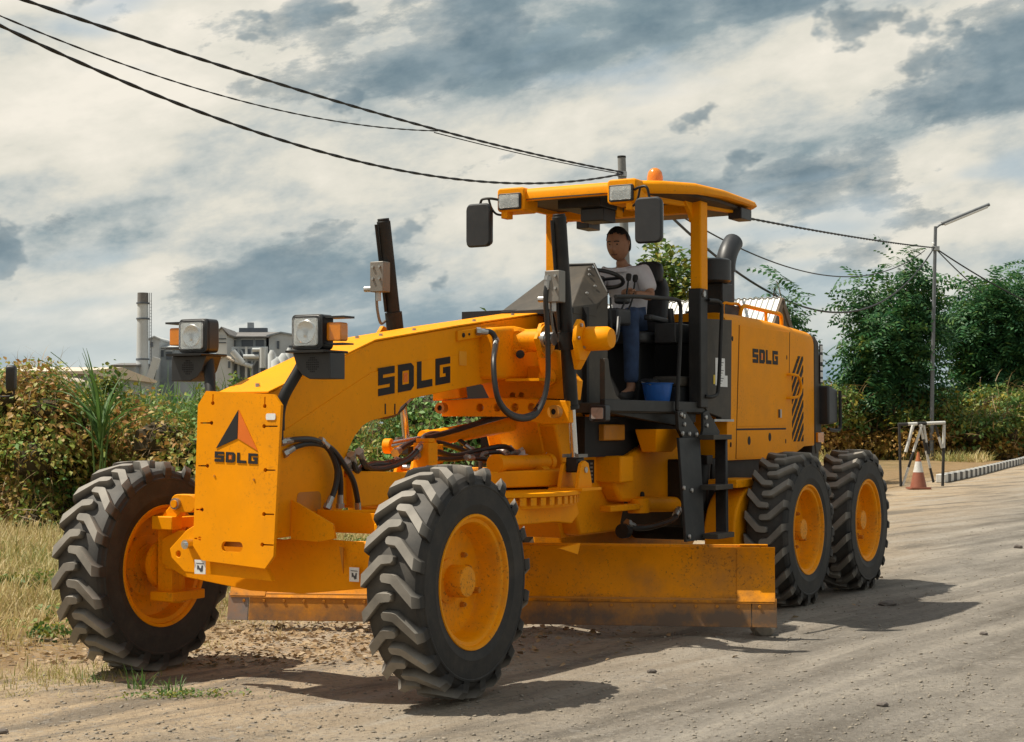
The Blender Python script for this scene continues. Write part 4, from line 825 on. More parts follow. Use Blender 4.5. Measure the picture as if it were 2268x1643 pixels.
# rear grille block with upright lettering plate, guard box and tail lamp
rb = G(MB().prism([(7.86,1.42),(7.86,2.50),(7.98,2.44),(8.06,2.05),(8.06,1.36),(7.9,1.3)], 'bz', -.70, .70), 'radiator_frame', 'cab_grey', bevel=.012)
tp_ = G(MB().bb(7.99, 8.075, .702, .712, 2.02, 2.42), 'code_strip', 'print_black', rb)
for i, (h0, h1) in enumerate(((2.335,2.41),(2.235,2.315),(2.15,2.20),(2.085,2.14),(2.03,2.07))):
    for j in range(2): G(MB().bb(8.0 + j*.038, 8.03 + j*.038, .712, .715, h0 + .004, h1 - .004), 'code_mark', 'sticker', tp_)
G(MB().loft([[(8.0,.45,1.60),(8.0,.80,1.60),(8.0,.80,2.0),(8.0,.45,2.0)],[(8.28,.45,1.62),(8.28,.80,1.62),(8.28,.80,1.96),(8.28,.45,1.97)]]), 'guard_box', 'plastic', rb, bevel=.02)
G(MB().tube(spline([(8.0,.79,1.555),(8.2,.81,1.54),(8.30,.815,1.57),(8.31,.815,1.7),(8.30,.815,1.95)], 5), .018, 8), 'guard_loop', 'black_metal', rb)
tl = G(MB().bb(7.88, 8.06, .66, .725, 1.42, 1.52), 'tail_lamp', 'amber', rb, bevel=.004)
G(MB().bb(7.80, 8.0, .55, .69, 1.0, 1.42), 'tail_bracket', 'cab_grey', rb, bevel=.005)

# ================================================================== OPERATOR AND LOOSE THINGS IN THE CAB
def skin_mesh(nodes, edges, levels=2, root=0):
    me = bpy.data.meshes.new('skin_tmp'); me.from_pydata([n[0] for n in nodes], edges, [])
    o = bpy.data.objects.new('skin_tmp', me); COL.objects.link(o)
    md_ = o.modifiers.new('s', 'SKIN'); md_.use_smooth_shade = True
    for i, n in enumerate(nodes):
        r = n[1] if isinstance(n[1], tuple) else (n[1], n[1])
        me.skin_vertices[0].data[i].radius = r; me.skin_vertices[0].data[i].use_root = (i == root)
    s2 = o.modifiers.new('u', 'SUBSURF'); s2.levels = levels; s2.render_levels = levels
    dg = bpy.context.evaluated_depsgraph_get(); dg.update()
    ev = o.evaluated_get(dg); m = bpy.data.meshes.new_from_object(ev)
    vs = [v.co.copy() for v in m.vertices]; fs = [tuple(p.vertices) for p in m.polygons]
    bpy.data.objects.remove(o); bpy.data.meshes.remove(m)
    return vs, fs
PB = Vector((4.86, .04, 2.42))                                   # seat point of the operator
def pg(b, l, z): return Vector((b, -l, z)) - Vector((PB.x, -PB.y, PB.z))
def place(o, b, l, z):
    o.location = gw(b, l, z); o.rotation_euler = (0, 0, GROT)
def chain(parts, levels=2, root=0):
    """parts: list of polylines [(b,l,z,r)...]; shared first points are merged by position"""
    idx = {}; nodes = []; edges = []
    for pl in parts:
        prev = None
        for (b, l, z, r) in pl:
            k = (round(b, 4), round(l, 4), round(z, 4))
            if k not in idx: idx[k] = len(nodes); nodes.append((pg(b, l, z), r))
            if prev is not None and prev != idx[k]: edges.append((prev, idx[k]))
            prev = idx[k]
    return skin_mesh(nodes, edges, levels, root)
def mk(parts, name, mat, parent=None, extra=None):
    V, Fc = [], []
    for vs, fs in parts:
        o = len(V); V += vs; Fc += [tuple(i + o for i in f) for f in fs]
    me = bpy.data.meshes.new(name); me.from_pydata(V, [], Fc); me.materials.append(MATS[mat]); me.shade_smooth()
    o = bpy.data.objects.new(name, me); COL.objects.link(o)
    if parent: o.parent = parent
    return o
hip = (4.88, .04, 2.52); c1_ = (4.90, .04, 2.68); c2_ = (4.825, .04, 2.84); nk = (4.735, .04, 2.985); hd0 = (4.69, .04, 3.05)
LS, RS = (4.785, .225, 2.92), (4.785, -.145, 2.92)
LE, RE = (4.715, .325, 2.70), (4.675, -.25, 2.73)
LH, RH = (4.53, .25, 2.72), (4.53, -.17, 2.90)
LK, RK = (4.55, .20, 2.55), (4.50, -.06, 2.53)
LA, RA = (4.53, .22, 2.02), (4.26, -.10, 1.90)
def nodes_body(g=0.0):
    return [[(*hip, .12 + g), (*c1_, .115 + g), (*c2_, .13 + g), (4.78, .04, 2.94, .085 + g), (*nk, .052 + g), (*hd0, .05 + g)],
            [(*c2_, .13 + g), (*LS, .058 + g), (*LE, .043 + g), (4.64, .295, 2.71, .037 + g), (*LH, .028 + g)],
            [(*c2_, .13 + g), (*RS, .058 + g), (*RE, .043 + g), (4.62, -.215, 2.82, .037 + g), (*RH, .028 + g)],
            [(*hip, .12 + g), (4.80, .13, 2.52, .09 + g), (*LK, .062 + g), (4.56, .21, 2.3, .056 + g), (*LA, .04 + g), (4.53, .22, 1.90, .042 + g), (4.45, .22, 1.86, .042 + g), (4.35, .22, 1.845, .032 + g)],
            [(*hip, .12 + g), (4.80, -.05, 2.52, .09 + g), (*RK, .062 + g), (4.38, -.08, 2.24, .056 + g), (*RA, .04 + g), (4.25, -.10, 1.82, .042 + g), (4.16, -.10, 1.82, .042 + g), (4.08, -.10, 1.84, .03 + g)]]
body_parts = [chain(nodes_body())]
# head: shaped ellipsoid with brow, eye hollows, nose, lips, chin and ears
def head_mesh():
    bm = bmesh.new(); bmesh.ops.create_uvsphere(bm, u_segments=40, v_segments=32, radius=1)
    yaw, pitch = rad(2), rad(12); c = Vector((4.655, .04, 3.165))
    for v in bm.verts:
        x, y, z = v.co              # x forward, y left, z up
        f = max(0, x)
        r = Vector((x * .118, y * .097, z * .144))
        if z < 0: r.y *= 1 - .10 * z * z; r.x *= (1 - .10 * abs(z)) if x < 0 else 1.0
        if z > .3: r.x *= 1 - .04 * z
        def bumpf(yy, zz, sy, sz): return f * math.exp(-((y - yy) / sy) ** 2 - ((z - zz) / sz) ** 2)
        r.x += .008 * bumpf(0, .22, .6, .10)                              # brow
        r.x -= .018 * (bumpf(.36, .05, .17, .11) + bumpf(-.36, .05, .17, .11))   # eye hollows
        r.x += .030 * bumpf(0, -.24, .13, .12) + .014 * bumpf(0, -.02, .09, .2)  # nose
        r.x += .007 * bumpf(0, -.50, .25, .05) + .006 * bumpf(0, -.62, .22, .05) - .005 * bumpf(0, -.56, .3, .025)
        r.x += .012 * bumpf(0, -.85, .3, .14)
        r.x += .006 * (bumpf(.5, -.2, .2, .2) + bumpf(-.5, -.2, .2, .2))
        x2 = r.x * math.cos(pitch) + r.z * math.sin(pitch) * .0 ; 
        rx, rz = r.x * math.cos(pitch) + r.z * math.sin(pitch), -r.x * math.sin(pitch) + r.z * math.cos(pitch)
        ry = r.y; fx = rx * math.cos(yaw) - ry * math.sin(yaw); fy = rx * math.sin(yaw) + ry * math.cos(yaw)
        v.co = pg(c.x - fx, c.y + fy, c.z + rz)
    vs = [v.co.copy() for v in bm.verts]; bm.verts.index_update(); fs = [tuple(q.index for q in f.verts) for f in bm.faces]; bm.free()
    return vs, fs, c, yaw, pitch
hv, hf, HC, HY, HP = head_mesh()
def hp_(x, y, z):
    rx, rz = x * math.cos(HP) + z * math.sin(HP), -x * math.sin(HP) + z * math.cos(HP)
    return (HC.x - (rx * math.cos(HY) - y * math.sin(HY)), HC.y + rx * math.sin(HY) + y * math.cos(HY), HC.z + rz)
body_parts.append((hv, hf))
for s in (1, -1):                                                 # ears
    body_parts.append(chain([[(*hp_(-.004, s*.083, -.038), .010), (*hp_(-.006, s*.092, -.013), (.012)), (*hp_(-.012, s*.097, .013), .013), (*hp_(-.014, s*.092, .033), .009)]], 2))
def fingers(w, base_dir, side, curl):
    """five finger chains from a palm at the wrist w. base_dir: forwards-along-hand, side: across the knuckles, curl: palm normal"""
    w, d, s_, c_ = Vector(w), Vector(base_dir).normalized(), Vector(side).normalized(), Vector(curl).normalized(); out = []
    pal = w + d * .05
    out.append(chain([[(*w, .027), (*pal, (.034)), (*(w + d * .085), .033)]]))
    for i, (o, ln) in enumerate(((-.030, .072), (-.010, .080), (.011, .076), (.030, .060))):
        k = w + d * .085 + s_ * o; a = k + d * ln * .45 + c_ * ln * .12; b_ = a + d * ln * .12 + c_ * ln * .40; e = b_ - d * ln * .18 + c_ * ln * .22
        out.append(chain([[(*(k - d * .03), .011), (*k, .0105), (*a, .0095), (*b_, .009), (*e, .0075)]]))
    t0 = w + d * .035 - s_ * .034; t1 = t0 + d * .035 - s_ * .022 + c_ * .012; t2 = t1 + d * .03 + c_ * .024
    out.append(chain([[(*(t0 + s_ * .02), .013), (*t0, .0125), (*t1, .0115), (*t2, .009)]]))
    return out
body_parts += fingers(LH, (-.75, -.25, .25), (.1, -.7, -.2), (.2, -.1, -.9)) + fingers(RH, (-.7, .55, .25), (.35, .5, .5), (-.1, .2, -.9))
person = mk(body_parts, 'person', 'skin')
place(person, PB.x, PB.y, PB.z)
tag(person, 'person in white polo shirt and blue jeans seated at the grader steering wheel', 'person')
# clothes
B = nodes_body(.014)
def cut(pl, n): return pl[:n]
sh = [[(4.885, .04, 2.40, .168), (*hip, .160), (*c1_, .158), (*c2_, .165), (4.78, .04, 2.935, .115)],
      [(*c2_, .165), (*LS, .088), (4.755, .275, 2.81, .080), (4.735, .30, 2.74, .080)], [(*c2_, .165), (*RS, .088), (4.735, -.20, 2.81, .080), (4.71, -.225, 2.76, .078)]]
shirt = mk([chain(sh, 2)], 'shirt', 'shirt', person)
colr = MB()
cr = []
for (dz, rr) in ((0.0, .080), (.022, .064), (.030, .066), (.020, .076), (-.01, .100)):
    cr.append([pg(4.765 - .012 * (dz * 20) + rr * 1.05 * math.cos(2*math.pi*k/20) , .04 + rr * math.sin(2*math.pi*k/20), 2.955 + dz + .022 * math.cos(2*math.pi*k/20)) for k in range(20)])
colr.loft(cr, False); link('collar', colr.mesh('collar', 'shirt', smooth=60), person)
tr = [[(4.89, .04, 2.46, .148), (*hip, .138)],
      [(4.89, .04, 2.46, .148), (4.78, .135, 2.515, .108), (*LK, .086), (4.56, .21, 2.3, .076), (4.535, .22, 2.02, .068), (4.533, .22, 1.94, .068)], [(4.89, .04, 2.46, .148), (4.78, -.055, 2.515, .108), (*RK, .086), (4.38, -.08, 2.24, .076), (4.285, -.10, 1.96, .068), (4.265, -.10, 1.92, .066)]]
mk([chain(tr, 2)], 'trousers', 'jeans', person)
# cropped hair: a cap over the upper back of the skull
V = []; Fh = []
keep = {}
for i, v in enumerate(hv):
    q = Vector((v.x, v.y, v.z)) + Vector((PB.x, -PB.y, PB.z)) ; b_, l_, z_ = q.x, -q.y, q.z
    rel = Vector((HC.x - b_, l_ - HC.y, z_ - HC.z)); x = rel.x * math.cos(HY) + rel.y * math.sin(HY); y = -rel.x * math.sin(HY) + rel.y * math.cos(HY); z = rel.z
    if z > .070 + .006 * math.sin(y * 90) - .2 * max(0, abs(y) - .05) or (x < .036 + .008 * math.sin(z * 200) and z > .022) or (x < -.02 and z > -.06):
        n = Vector((v.x, v.y, v.z)) - pg(*HC); keep[i] = len(V); V.append(Vector(v) + n.normalized() * (.012 + .004 * math.sin(i * 12.9)))
for f in hf:
    if all(i in keep for i in f): Fh.append(tuple(keep[i] for i in f))
mk([(V, Fh)], 'hair', 'hair', person)
for s in (1, -1):                                                 # eyes and brows
    e = hp_(.0985, s*.034, .011); link('eye', MB().lathe([(-.007,0),(-.005,.0055),(0,.0075),(.005,.0055),(.007,0)], pg(*e), pg(*hp_(.2, s*.033, .010)) - pg(*e), 10).mesh('eye', 'print_black', smooth=60), person)
    link('eyebrow', MB().tube([pg(*hp_(.118, s*.015, .036)), pg(*hp_(.113, s*.034, .039)), pg(*hp_(.098, s*.056, .034))], .0045, 6).mesh('eyebrow', 'hair'), person)
link('mouth', MB().tube([pg(*hp_(.099, .025, -.076)), pg(*hp_(.1105, .009, -.078)), pg(*hp_(.1105, -.009, -.078)), pg(*hp_(.099, -.025, -.076))], .0035, 6).mesh('mouth', 'mouth'), person)
for pl in ([(4.54, .22, 1.86, .055), (4.47, .22, 1.845, .056), (4.38, .22, 1.835, .048), (4.32, .22, 1.83, .036)], [(4.26, -.10, 1.81, .055), (4.19, -.10, 1.81, .056), (4.11, -.10, 1.825, .048), (4.05, -.10, 1.835, .036)]):
    mk([chain([pl], 2)], 'shoe', 'shoe', person)
# blue bucket
bk = MB().lathe([(0,.0),(0,.098),(.17,.128),(.176,.136),(.182,.136),(.182,.128),(.17,.122),(.012,.092),(.01,0)], (0,0,0), (0,0,1), 36)
bucket = link('bucket', bk.mesh('bucket', 'blue_plastic', smooth=35)); bucket.location = gw(4.50, .48, 1.767); bucket.rotation_euler = (0, 0, GROT)
tag(bucket, 'small blue plastic bucket on the cab floor beside the operator\'s feet', 'bucket')
hb_ = MB().tube(spline([(.132,0,.165),(.12,.06,.176),(.03,.13,.186),(-.08,.11,.19),(-.132,0,.165)], 5), .004, 6); link('bucket_handle', hb_.mesh('bucket_handle', 'steel'), bucket)
rag = MB().loft([[(.02 + .09*math.cos(a), .06 + .07*math.sin(a), .18 + .01*math.sin(3*a)) for a in [2*math.pi*k/14 for k in range(14)]], [(.04 + .10*math.cos(a), .07 + .08*math.sin(a), .20 + .012*math.sin(2*a)) for a in [2*math.pi*k/14 for k in range(14)]], [(.05 + .05*math.cos(a), .07 + .04*math.sin(a), .222) for a in [2*math.pi*k/14 for k in range(14)]]])
rg = link('rag', rag.mesh('rag', 'print_black', smooth=70)); rg.location = gw(4.50, .48, 1.767); rg.rotation_euler = (0, 0, GROT + .6); tag(rg, 'crumpled black rag lying over the rim of the blue bucket', 'rag')
tb_ = empty('tool_box', gw(4.80, .50, 1.766), GROT); tag(tb_, 'dark grey lidded box on the cab floor right of the blue bucket', 'box')
link('box_body', MB().bb(-.155, .155, -.12, .12, 0, .155).mesh('box_body', 'plastic', smooth=None), tb_, bevel=.015)
link('box_lid', MB().bb(-.17, .17, -.135, .135, .157, .245).mesh('box_lid', 'cab_grey', smooth=None), tb_, bevel=.025)
# ================================================================== GROUND, ROAD, VEGETATION, DISTANCE
def np_mesh(name, V, Q, mat, smooth=False):
    me = bpy.data.meshes.new(name); V = np.asarray(V, np.float32); Q = np.asarray(Q, np.int32); k = Q.shape[1]
    me.vertices.add(len(V)); me.vertices.foreach_set('co', V.ravel())
    me.loops.add(Q.size); me.loops.foreach_set('vertex_index', Q.ravel())
    me.polygons.add(len(Q)); me.polygons.foreach_set('loop_start', np.arange(0, Q.size, k, dtype=np.int32))
    if smooth: me.polygons.foreach_set('use_smooth', np.ones(len(Q), bool))
    me.materials.append(MATS[mat]); me.update(calc_edges=True); return me
def scatter(tv, tf, pos, yaw, pitch, roll, scale):
    """copies of a small template; x across, y along, z up, returned as vertex and face arrays"""
    tv = np.asarray(tv, float); tf = np.asarray(tf); n = len(pos); scale = np.asarray(scale, float)
    if scale.ndim == 1: scale = np.repeat(scale[:, None], 3, 1)
    v = tv[None] * scale[:, None, :]
    cr, sr = np.cos(roll)[:, None], np.sin(roll)[:, None]; x, y, z = v[..., 0], v[..., 1], v[..., 2]
    x, z = x * cr + z * sr, -x * sr + z * cr
    cp, sp = np.cos(pitch)[:, None], np.sin(pitch)[:, None]; y, z = y * cp - z * sp, y * sp + z * cp
    cy, sy = np.cos(yaw)[:, None], np.sin(yaw)[:, None]; x, y = x * cy - y * sy, x * sy + y * cy
    V = np.stack([x, y, z], -1) + np.asarray(pos)[:, None, :]
    Q = tf[None] + (np.arange(n) * len(tv))[:, None, None]
    return V.reshape(-1, 3), Q.reshape(-1, tf.shape[1])
def joinvq(parts):
    V, Q, o = [], [], 0
    for v, q in parts: V.append(v); Q.append(q + o); o += len(v)
    return np.concatenate(V), np.concatenate(Q)
LEAF = ([(0,0,0),(-.32,.38,.07),(0,.45,-.02),(.32,.38,.07),(-.2,.75,.03),(0,.78,-.06),(.2,.75,.03),(0,1,-.12)], np.array([(0,2,1,1),(0,3,2,2),(1,2,5,4),(2,3,6,5),(4,5,7,7),(5,6,7,7)]))
LEAF4 = ([(0,0,0),(-.33,.45,.06),(0,.5,-.04),(.33,.45,.06),(0,1,-.1)], np.array([(0,2,4,1),(0,3,4,2)]))
BLADE = ([(-.5,0,0),(.5,0,0),(-.42,.35,.0),(.42,.35,.0),(-.28,.70,-.06),(.28,.70,-.06),(-.04,1,-.2),(.04,1,-.2)], np.array([(0,1,3,2),(2,3,5,4),(4,5,7,6)]))
U = RNG.uniform; NM = RNG.normal
def leafmat(name, stops, rough=0.55, trans=0.3, nscale=0.5, nmix=0.35, spec=0.35):
    """colour picked at random for each leaf, leaning with a slow noise through space"""
    m, nt, b = newmat(name); N = nt.nodes.new; L = nt.links.new
    g_ = N('ShaderNodeNewGeometry'); tc = N('ShaderNodeTexCoord'); nz = N('ShaderNodeTexNoise'); nz.inputs['Scale'].default_value = nscale; nz.inputs['Detail'].default_value = 3
    L(tc.outputs['Object'], nz.inputs['Vector'])
    mr = N('ShaderNodeMapRange'); mr.inputs[1].default_value = 0.3; mr.inputs[2].default_value = 0.7; L(nz.outputs[0], mr.inputs[0])
    mx = N('ShaderNodeMix'); mx.inputs[0].default_value = nmix; L(g_.outputs['Random Per Island'], mx.inputs[2]); L(mr.outputs[0], mx.inputs[3])
    r = N('ShaderNodeValToRGB'); e = r.color_ramp.elements; e[0].position, e[0].color = stops[0][0], (*stops[0][1], 1); e[1].position, e[1].color = stops[-1][0], (*stops[-1][1], 1)
    for p, c in stops[1:-1]: x = e.new(p); x.color = (*c, 1)
    L(mx.outputs[0], r.inputs[0]); L(r.outputs[0], b.inputs['Base Color']); b.inputs['Roughness'].default_value = rough; b.inputs['Specular IOR Level'].default_value = spec
    tr_ = N('ShaderNodeBsdfTranslucent'); L(r.outputs[0], tr_.inputs[0]); ms = N('ShaderNodeMixShader'); ms.inputs[0].default_value = trans
    out = nt.nodes['Material Output']; L(b.outputs[0], ms.inputs[1]); L(tr_.outputs[0], ms.inputs[2]); L(ms.outputs[0], out.inputs[0]); return m
leafmat('vine_leaf', [(0.0,(.24,.10,.035)),(0.28,(.40,.21,.065)),(0.44,(.40,.31,.075)),(0.56,(.24,.31,.055)),(0.78,(.10,.26,.07)),(1.0,(.36,.48,.20))], nscale=.38, nmix=.6)
leafmat('dry_stem', [(0.0,(.10,.06,.03)),(0.5,(.24,.15,.06)),(1.0,(.42,.30,.14))], trans=.15, nscale=.6, nmix=.3)
leafmat('grass', [(0.0,(.42,.31,.14)),(0.35,(.50,.39,.18)),(0.6,(.34,.30,.10)),(0.85,(.16,.20,.05)),(1.0,(.10,.17,.04))], trans=.3, nscale=.35, nmix=.55)
leafmat('cane', [(0.0,(.14,.17,.04)),(0.4,(.07,.16,.035)),(0.75,(.13,.22,.055)),(1.0,(.28,.26,.10))], trans=.3, nscale=.2, nmix=.35)
leafmat('tree_leaf', [(0.0,(.022,.085,.038)),(0.45,(.040,.13,.046)),(0.78,(.085,.18,.05)),(0.93,(.15,.20,.035)),(1.0,(.40,.26,.02))], trans=.28, nscale=.7, nmix=.35)
leafmat('tree_leaf_bright', [(0.0,(.05,.13,.035)),(0.45,(.11,.19,.04)),(0.75,(.24,.25,.045)),(1.0,(.46,.32,.03))], trans=.3, nscale=.6, nmix=.3)
leafmat('scrub_leaf', [(0.0,(.30,.14,.035)),(0.35,(.46,.26,.07)),(0.6,(.38,.27,.05)),(0.85,(.18,.21,.035)),(1.0,(.10,.17,.03))], trans=.25, nscale=.25, nmix=.6)
leafmat('litter', [(0.0,(.13,.08,.04)),(0.5,(.30,.20,.10)),(1.0,(.42,.32,.19))], trans=.1, nscale=1.5, nmix=.3)
pmat('bark', (.11, .085, .06), .9, var=.35, scale=8, bump=.4, bscale=30)
pmat('stone', (.25, .215, .17), .9, var=.25, scale=12, bump=.3, bscale=40)
pmat('dark_stone', (.13, .11, .095), .9, var=.25, scale=12, bump=.3, bscale=40)

# road edge: the verge lies to the left of this line, which runs beside the machine
def edge_s(x, y): return x - (-3.15 + .40 * (y - 10.65))
def ground_mat():
    m, nt, b = newmat('ground'); N = nt.nodes.new; L = nt.links.new
    tc = N('ShaderNodeTexCoord'); sp = N('ShaderNodeSeparateXYZ'); L(tc.outputs['Object'], sp.inputs[0])
    def mth(op, a, b_=None, c=None, clamp=False):
        n = N('ShaderNodeMath'); n.operation = op; n.use_clamp = clamp
        for i, v in enumerate((a, b_, c)):
            if v is None: continue
            if isinstance(v, (int, float)): n.inputs[i].default_value = v
            else: L(v, n.inputs[i])
        return n.outputs[0]
    def noise(scale, detail=6, rough=.6, sx=1, sy=1, rot=0, dist=0):
        mp = N('ShaderNodeMapping'); mp.vector_type = 'TEXTURE'; mp.inputs['Rotation'].default_value = (0, 0, rot); mp.inputs['Scale'].default_value = (sx, sy, 1); L(tc.outputs['Object'], mp.inputs[0])
        n = N('ShaderNodeTexNoise'); n.inputs['Scale'].default_value = scale; n.inputs['Detail'].default_value = detail; n.inputs['Roughness'].default_value = rough; n.inputs['Distortion'].default_value = dist
        L(mp.outputs[0], n.inputs['Vector']); return n.outputs[0]
    def mr(v, a, b_, c=0, d=1):
        n = N('ShaderNodeMapRange'); n.inputs[1].default_value, n.inputs[2].default_value, n.inputs[3].default_value, n.inputs[4].default_value = a, b_, c, d; L(v, n.inputs[0]); return n.outputs[0]
    def mix(f, a, c):
        n = N('ShaderNodeMix'); n.data_type = 'RGBA'; L(f, n.inputs[0])
        for s, v in ((6, a), (7, c)):
            if isinstance(v, tuple): n.inputs[s].default_value = (*v, 1)
            else: L(v, n.inputs[s])
        return n.outputs[2]
    s = mth('SUBTRACT', mth('MULTIPLY_ADD', sp.outputs[1], -.40, sp.outputs[0]), -7.41)     # signed distance from the road edge
    n_big = noise(.35, 5); n_mid = noise(2.2, 7, .65); n_fine = noise(26, 6, .7); n_trk = noise(2.0, 6, .62, 9.0, 1.0, .95, .25)
    sw = mth('MULTIPLY_ADD', n_big, 3.0, s)
    dirt = mix(mr(n_mid, .3, .7), (.34, .25, .155), (.47, .36, .235))
    grey = mix(mr(n_mid, .3, .7), (.175, .158, .134), (.25, .226, .194))
    c = mix(mr(sw, 2.2, 6.2), dirt, grey)
    c = mix(mr(n_trk, .51, .64, 0, .8), c, (.34, .305, .255))
    c = mix(mr(n_trk, .48, .36, 0, .75), c, (.115, .102, .086))
    verge = mix(mr(n_mid, .35, .65), (.20, .125, .058), (.30, .20, .095))
    c = mix(mr(mth('MULTIPLY_ADD', n_big, 1.6, s), 1.1, .1), c, verge)
    far = mix(mr(n_big, .4, .6), (.16, .115, .045), (.26, .175, .08))
    c = mix(mr(mth('ADD', s, mth('MULTIPLY', n_big, 2.0)), -1.2, -4.0), c, far)
    c = mix(mr(n_fine, .54, .70, 0, .75), c, (.10, .08, .058)); c = mix(mr(n_fine, .44, .28, 0, .65), c, (.36, .31, .24))
    vo = N('ShaderNodeTexVoronoi'); vo.inputs['Scale'].default_value = 34; L(tc.outputs['Object'], vo.inputs['Vector'])
    sv = N('ShaderNodeSeparateColor'); L(vo.outputs['Color'], sv.inputs[0])
    vm = mth('MULTIPLY', mr(sv.outputs[0], .80, .86), mr(noise(1.1, 4), .40, .62, 0, .75))          # some cells are bedded stones
    c = mix(vm, c, mix(sv.outputs[1], (.11, .098, .085), (.34, .31, .27)))
    L(c, b.inputs['Base Color']); b.inputs['Roughness'].default_value = .95; b.inputs['Specular IOR Level'].default_value = .15
    bp = N('ShaderNodeBump'); bp.inputs['Strength'].default_value = 1.0; bp.inputs['Distance'].default_value = .03
    h = mth('ADD', mth('MULTIPLY', n_fine, .6), mth('ADD', mth('MULTIPLY', n_mid, 1.0), mth('ADD', mth('MULTIPLY', noise(90, 3), .35), mth('MULTIPLY', vm, .45))))
    L(h, bp.inputs['Height']); L(bp.outputs[0], b.inputs['Normal'])
ground_mat()
# near ground: one sheet whose grid is fine close by and coarse to the horizon, with low relief
def fbm(x, y, seed=0):
    r = np.random.default_rng(seed); o = np.zeros_like(x)
    for k in range(9):
        f = .6 * 1.75 ** k; a = 1 / (1.6 ** k); th = r.uniform(0, 2 * np.pi, 3); ph = r.uniform(0, 2 * np.pi, 3)
        for t, p_ in zip(th, ph): o += a * np.sin((x * np.cos(t) + y * np.sin(t)) * f * 2 + p_) / 3
    return o
def gz(x, y):
    x = np.asarray(x, float); y = np.asarray(y, float); s = edge_s(x, y)
    near = np.clip((60 - y) / 40, 0, 1)
    ruts = .016 * np.sin((x * .90 - y * .44) * 4.1 + fbm(x, y, 3) * .8) * np.clip(s / 1.5, 0, 1)
    verge = np.clip(-s / 2.5, 0, 1) * (.05 + .05 * fbm(x * .7, y * .7, 5))
    return near * (.010 * fbm(x, y, 1) + ruts + verge) - .012
xs = np.concatenate([[-4000,-1500,-600,-250,-110,-60,-35,-22], np.arange(-14, 12.01, .075), [14,17,21,27,36,50,75,120,250,600,1500,4000]])
ys = np.concatenate([[-300,-60,-20,0,3], np.arange(5, 26.01, .085), np.arange(26.5, 60, .8), [62,66,72,80,90,105,125,150,190,250,350,500,800,1500,3000,6000,9000]])
X, Y = np.meshgrid(xs, ys); Z = gz(X, Y); nx, ny = len(xs), len(ys)
ii = (np.arange(ny - 1)[:, None] * nx + np.arange(nx - 1)[None]).ravel()
ground = link('ground', np_mesh('ground', np.stack([X, Y, Z], -1).reshape(-1, 3), np.stack([ii, ii + 1, ii + nx + 1, ii + nx], -1), 'ground', True)); ground['kind'] = 'structure'

# ---- gravel, litter, stones
OCT = ([(1,0,0),(0,1,0),(-1,0,0),(0,-1,0),(0,0,.8),(0,0,-.6)], np.array([(0,1,4,4),(1,2,4,4),(2,3,4,4),(3,0,4,4),(1,0,5,5),(2,1,5,5),(3,2,5,5),(0,3,5,5)]))
def tri(f): return f
n = 22000; y = 7.5 + 22 * U(0, 1, n) ** 1.8; x = U(-.36, .36, n) * y + U(-1, 1, n); ok = edge_s(x, y) > U(-1.0, 1.5, n); x, y = x[ok], y[ok]; n = len(x)
sz = .003 + .011 * U(0, 1, n) ** 4 + .012 * (U(0, 1, n) > .995)
v, q = scatter(*OCT, np.stack([x, y, gz(x, y) + sz * .2], -1), U(0, 6.28, n), U(-.4, .4, n), U(-.4, .4, n), np.stack([sz * U(.8, 1.5, n), sz * U(.8, 1.5, n), sz * U(.6, 1, n)], -1))
gravel = link('gravel', np_mesh('gravel', v, q, 'stone')); gravel['kind'] = 'stuff'; tag(gravel, 'loose gravel scattered over the dirt road', 'gravel')
n = 5200; y = U(11.2, 17.5, n); x = -3.15 + .40 * (y - 10.65) + NM(.9, 1.0, n); sz = U(.025, .075, n)
v, q = scatter(*LEAF4, np.stack([x, y, gz(x, y) + .008 + U(0, .02, n)], -1), U(0, 6.28, n), U(-.35, .5, n), U(-.7, .7, n), sz)
lit = link('leaf_litter', np_mesh('leaf_litter', v, q, 'litter')); tag(lit, 'dry brown leaf litter on the verge beneath the blade', 'litter', kind='stuff')
def rock(name, x, y, r, label, mat='dark_stone', sq=(1, 1, .7), group=None):
    bm = bmesh.new(); bmesh.ops.create_icosphere(bm, subdivisions=2, radius=1); rr = random.Random(int(x * 1000 + y * 77))
    for v_ in bm.verts:
        k = 1 + .22 * math.sin(v_.co.x * 3.1 + x) * math.cos(v_.co.y * 2.7 + y) + rr.uniform(-.09, .09); v_.co = Vector((v_.co.x * sq[0], v_.co.y * sq[1], v_.co.z * sq[2])) * r * k
    me = bpy.data.meshes.new(name); bm.to_mesh(me); bm.free(); me.materials.append(MATS[mat])
    o = link(name, me); o.location = (x, y, float(gz(x, y)) + r * sq[2] * .55); return tag(o, label, 'stone', group)
rock('stone', 1.93, 13.0, .085, 'rounded brown stone standing under the right end of the grader blade', 'stone', (1.25, 1, 1))
rock('stone', 3.35, 15.1, .055, 'dark stone in the shadow beside the rear wheels', sq=(1.6, 1, .5))
rock('stone', -2.67, 8.85, .028, 'small dark stone at the lower left corner of the road', sq=(1.5, 1, .6))
for (x, y, r, lab) in ((2.1, 9.6, .024, 'small stone on the bare road at the lower right'), (.9, 10.9, .024, 'small stone just beyond the near front wheel shadow'), (3.6, 12.9, .024, 'small stone on the road in front of the rear wheels'), (6.6, 22, .045, 'farthest small stone on the road, towards the traffic cone')):
    rock('stone', x, y, r, lab, 'dark_stone', (1.3, 1, .7), 'small stones on the road')

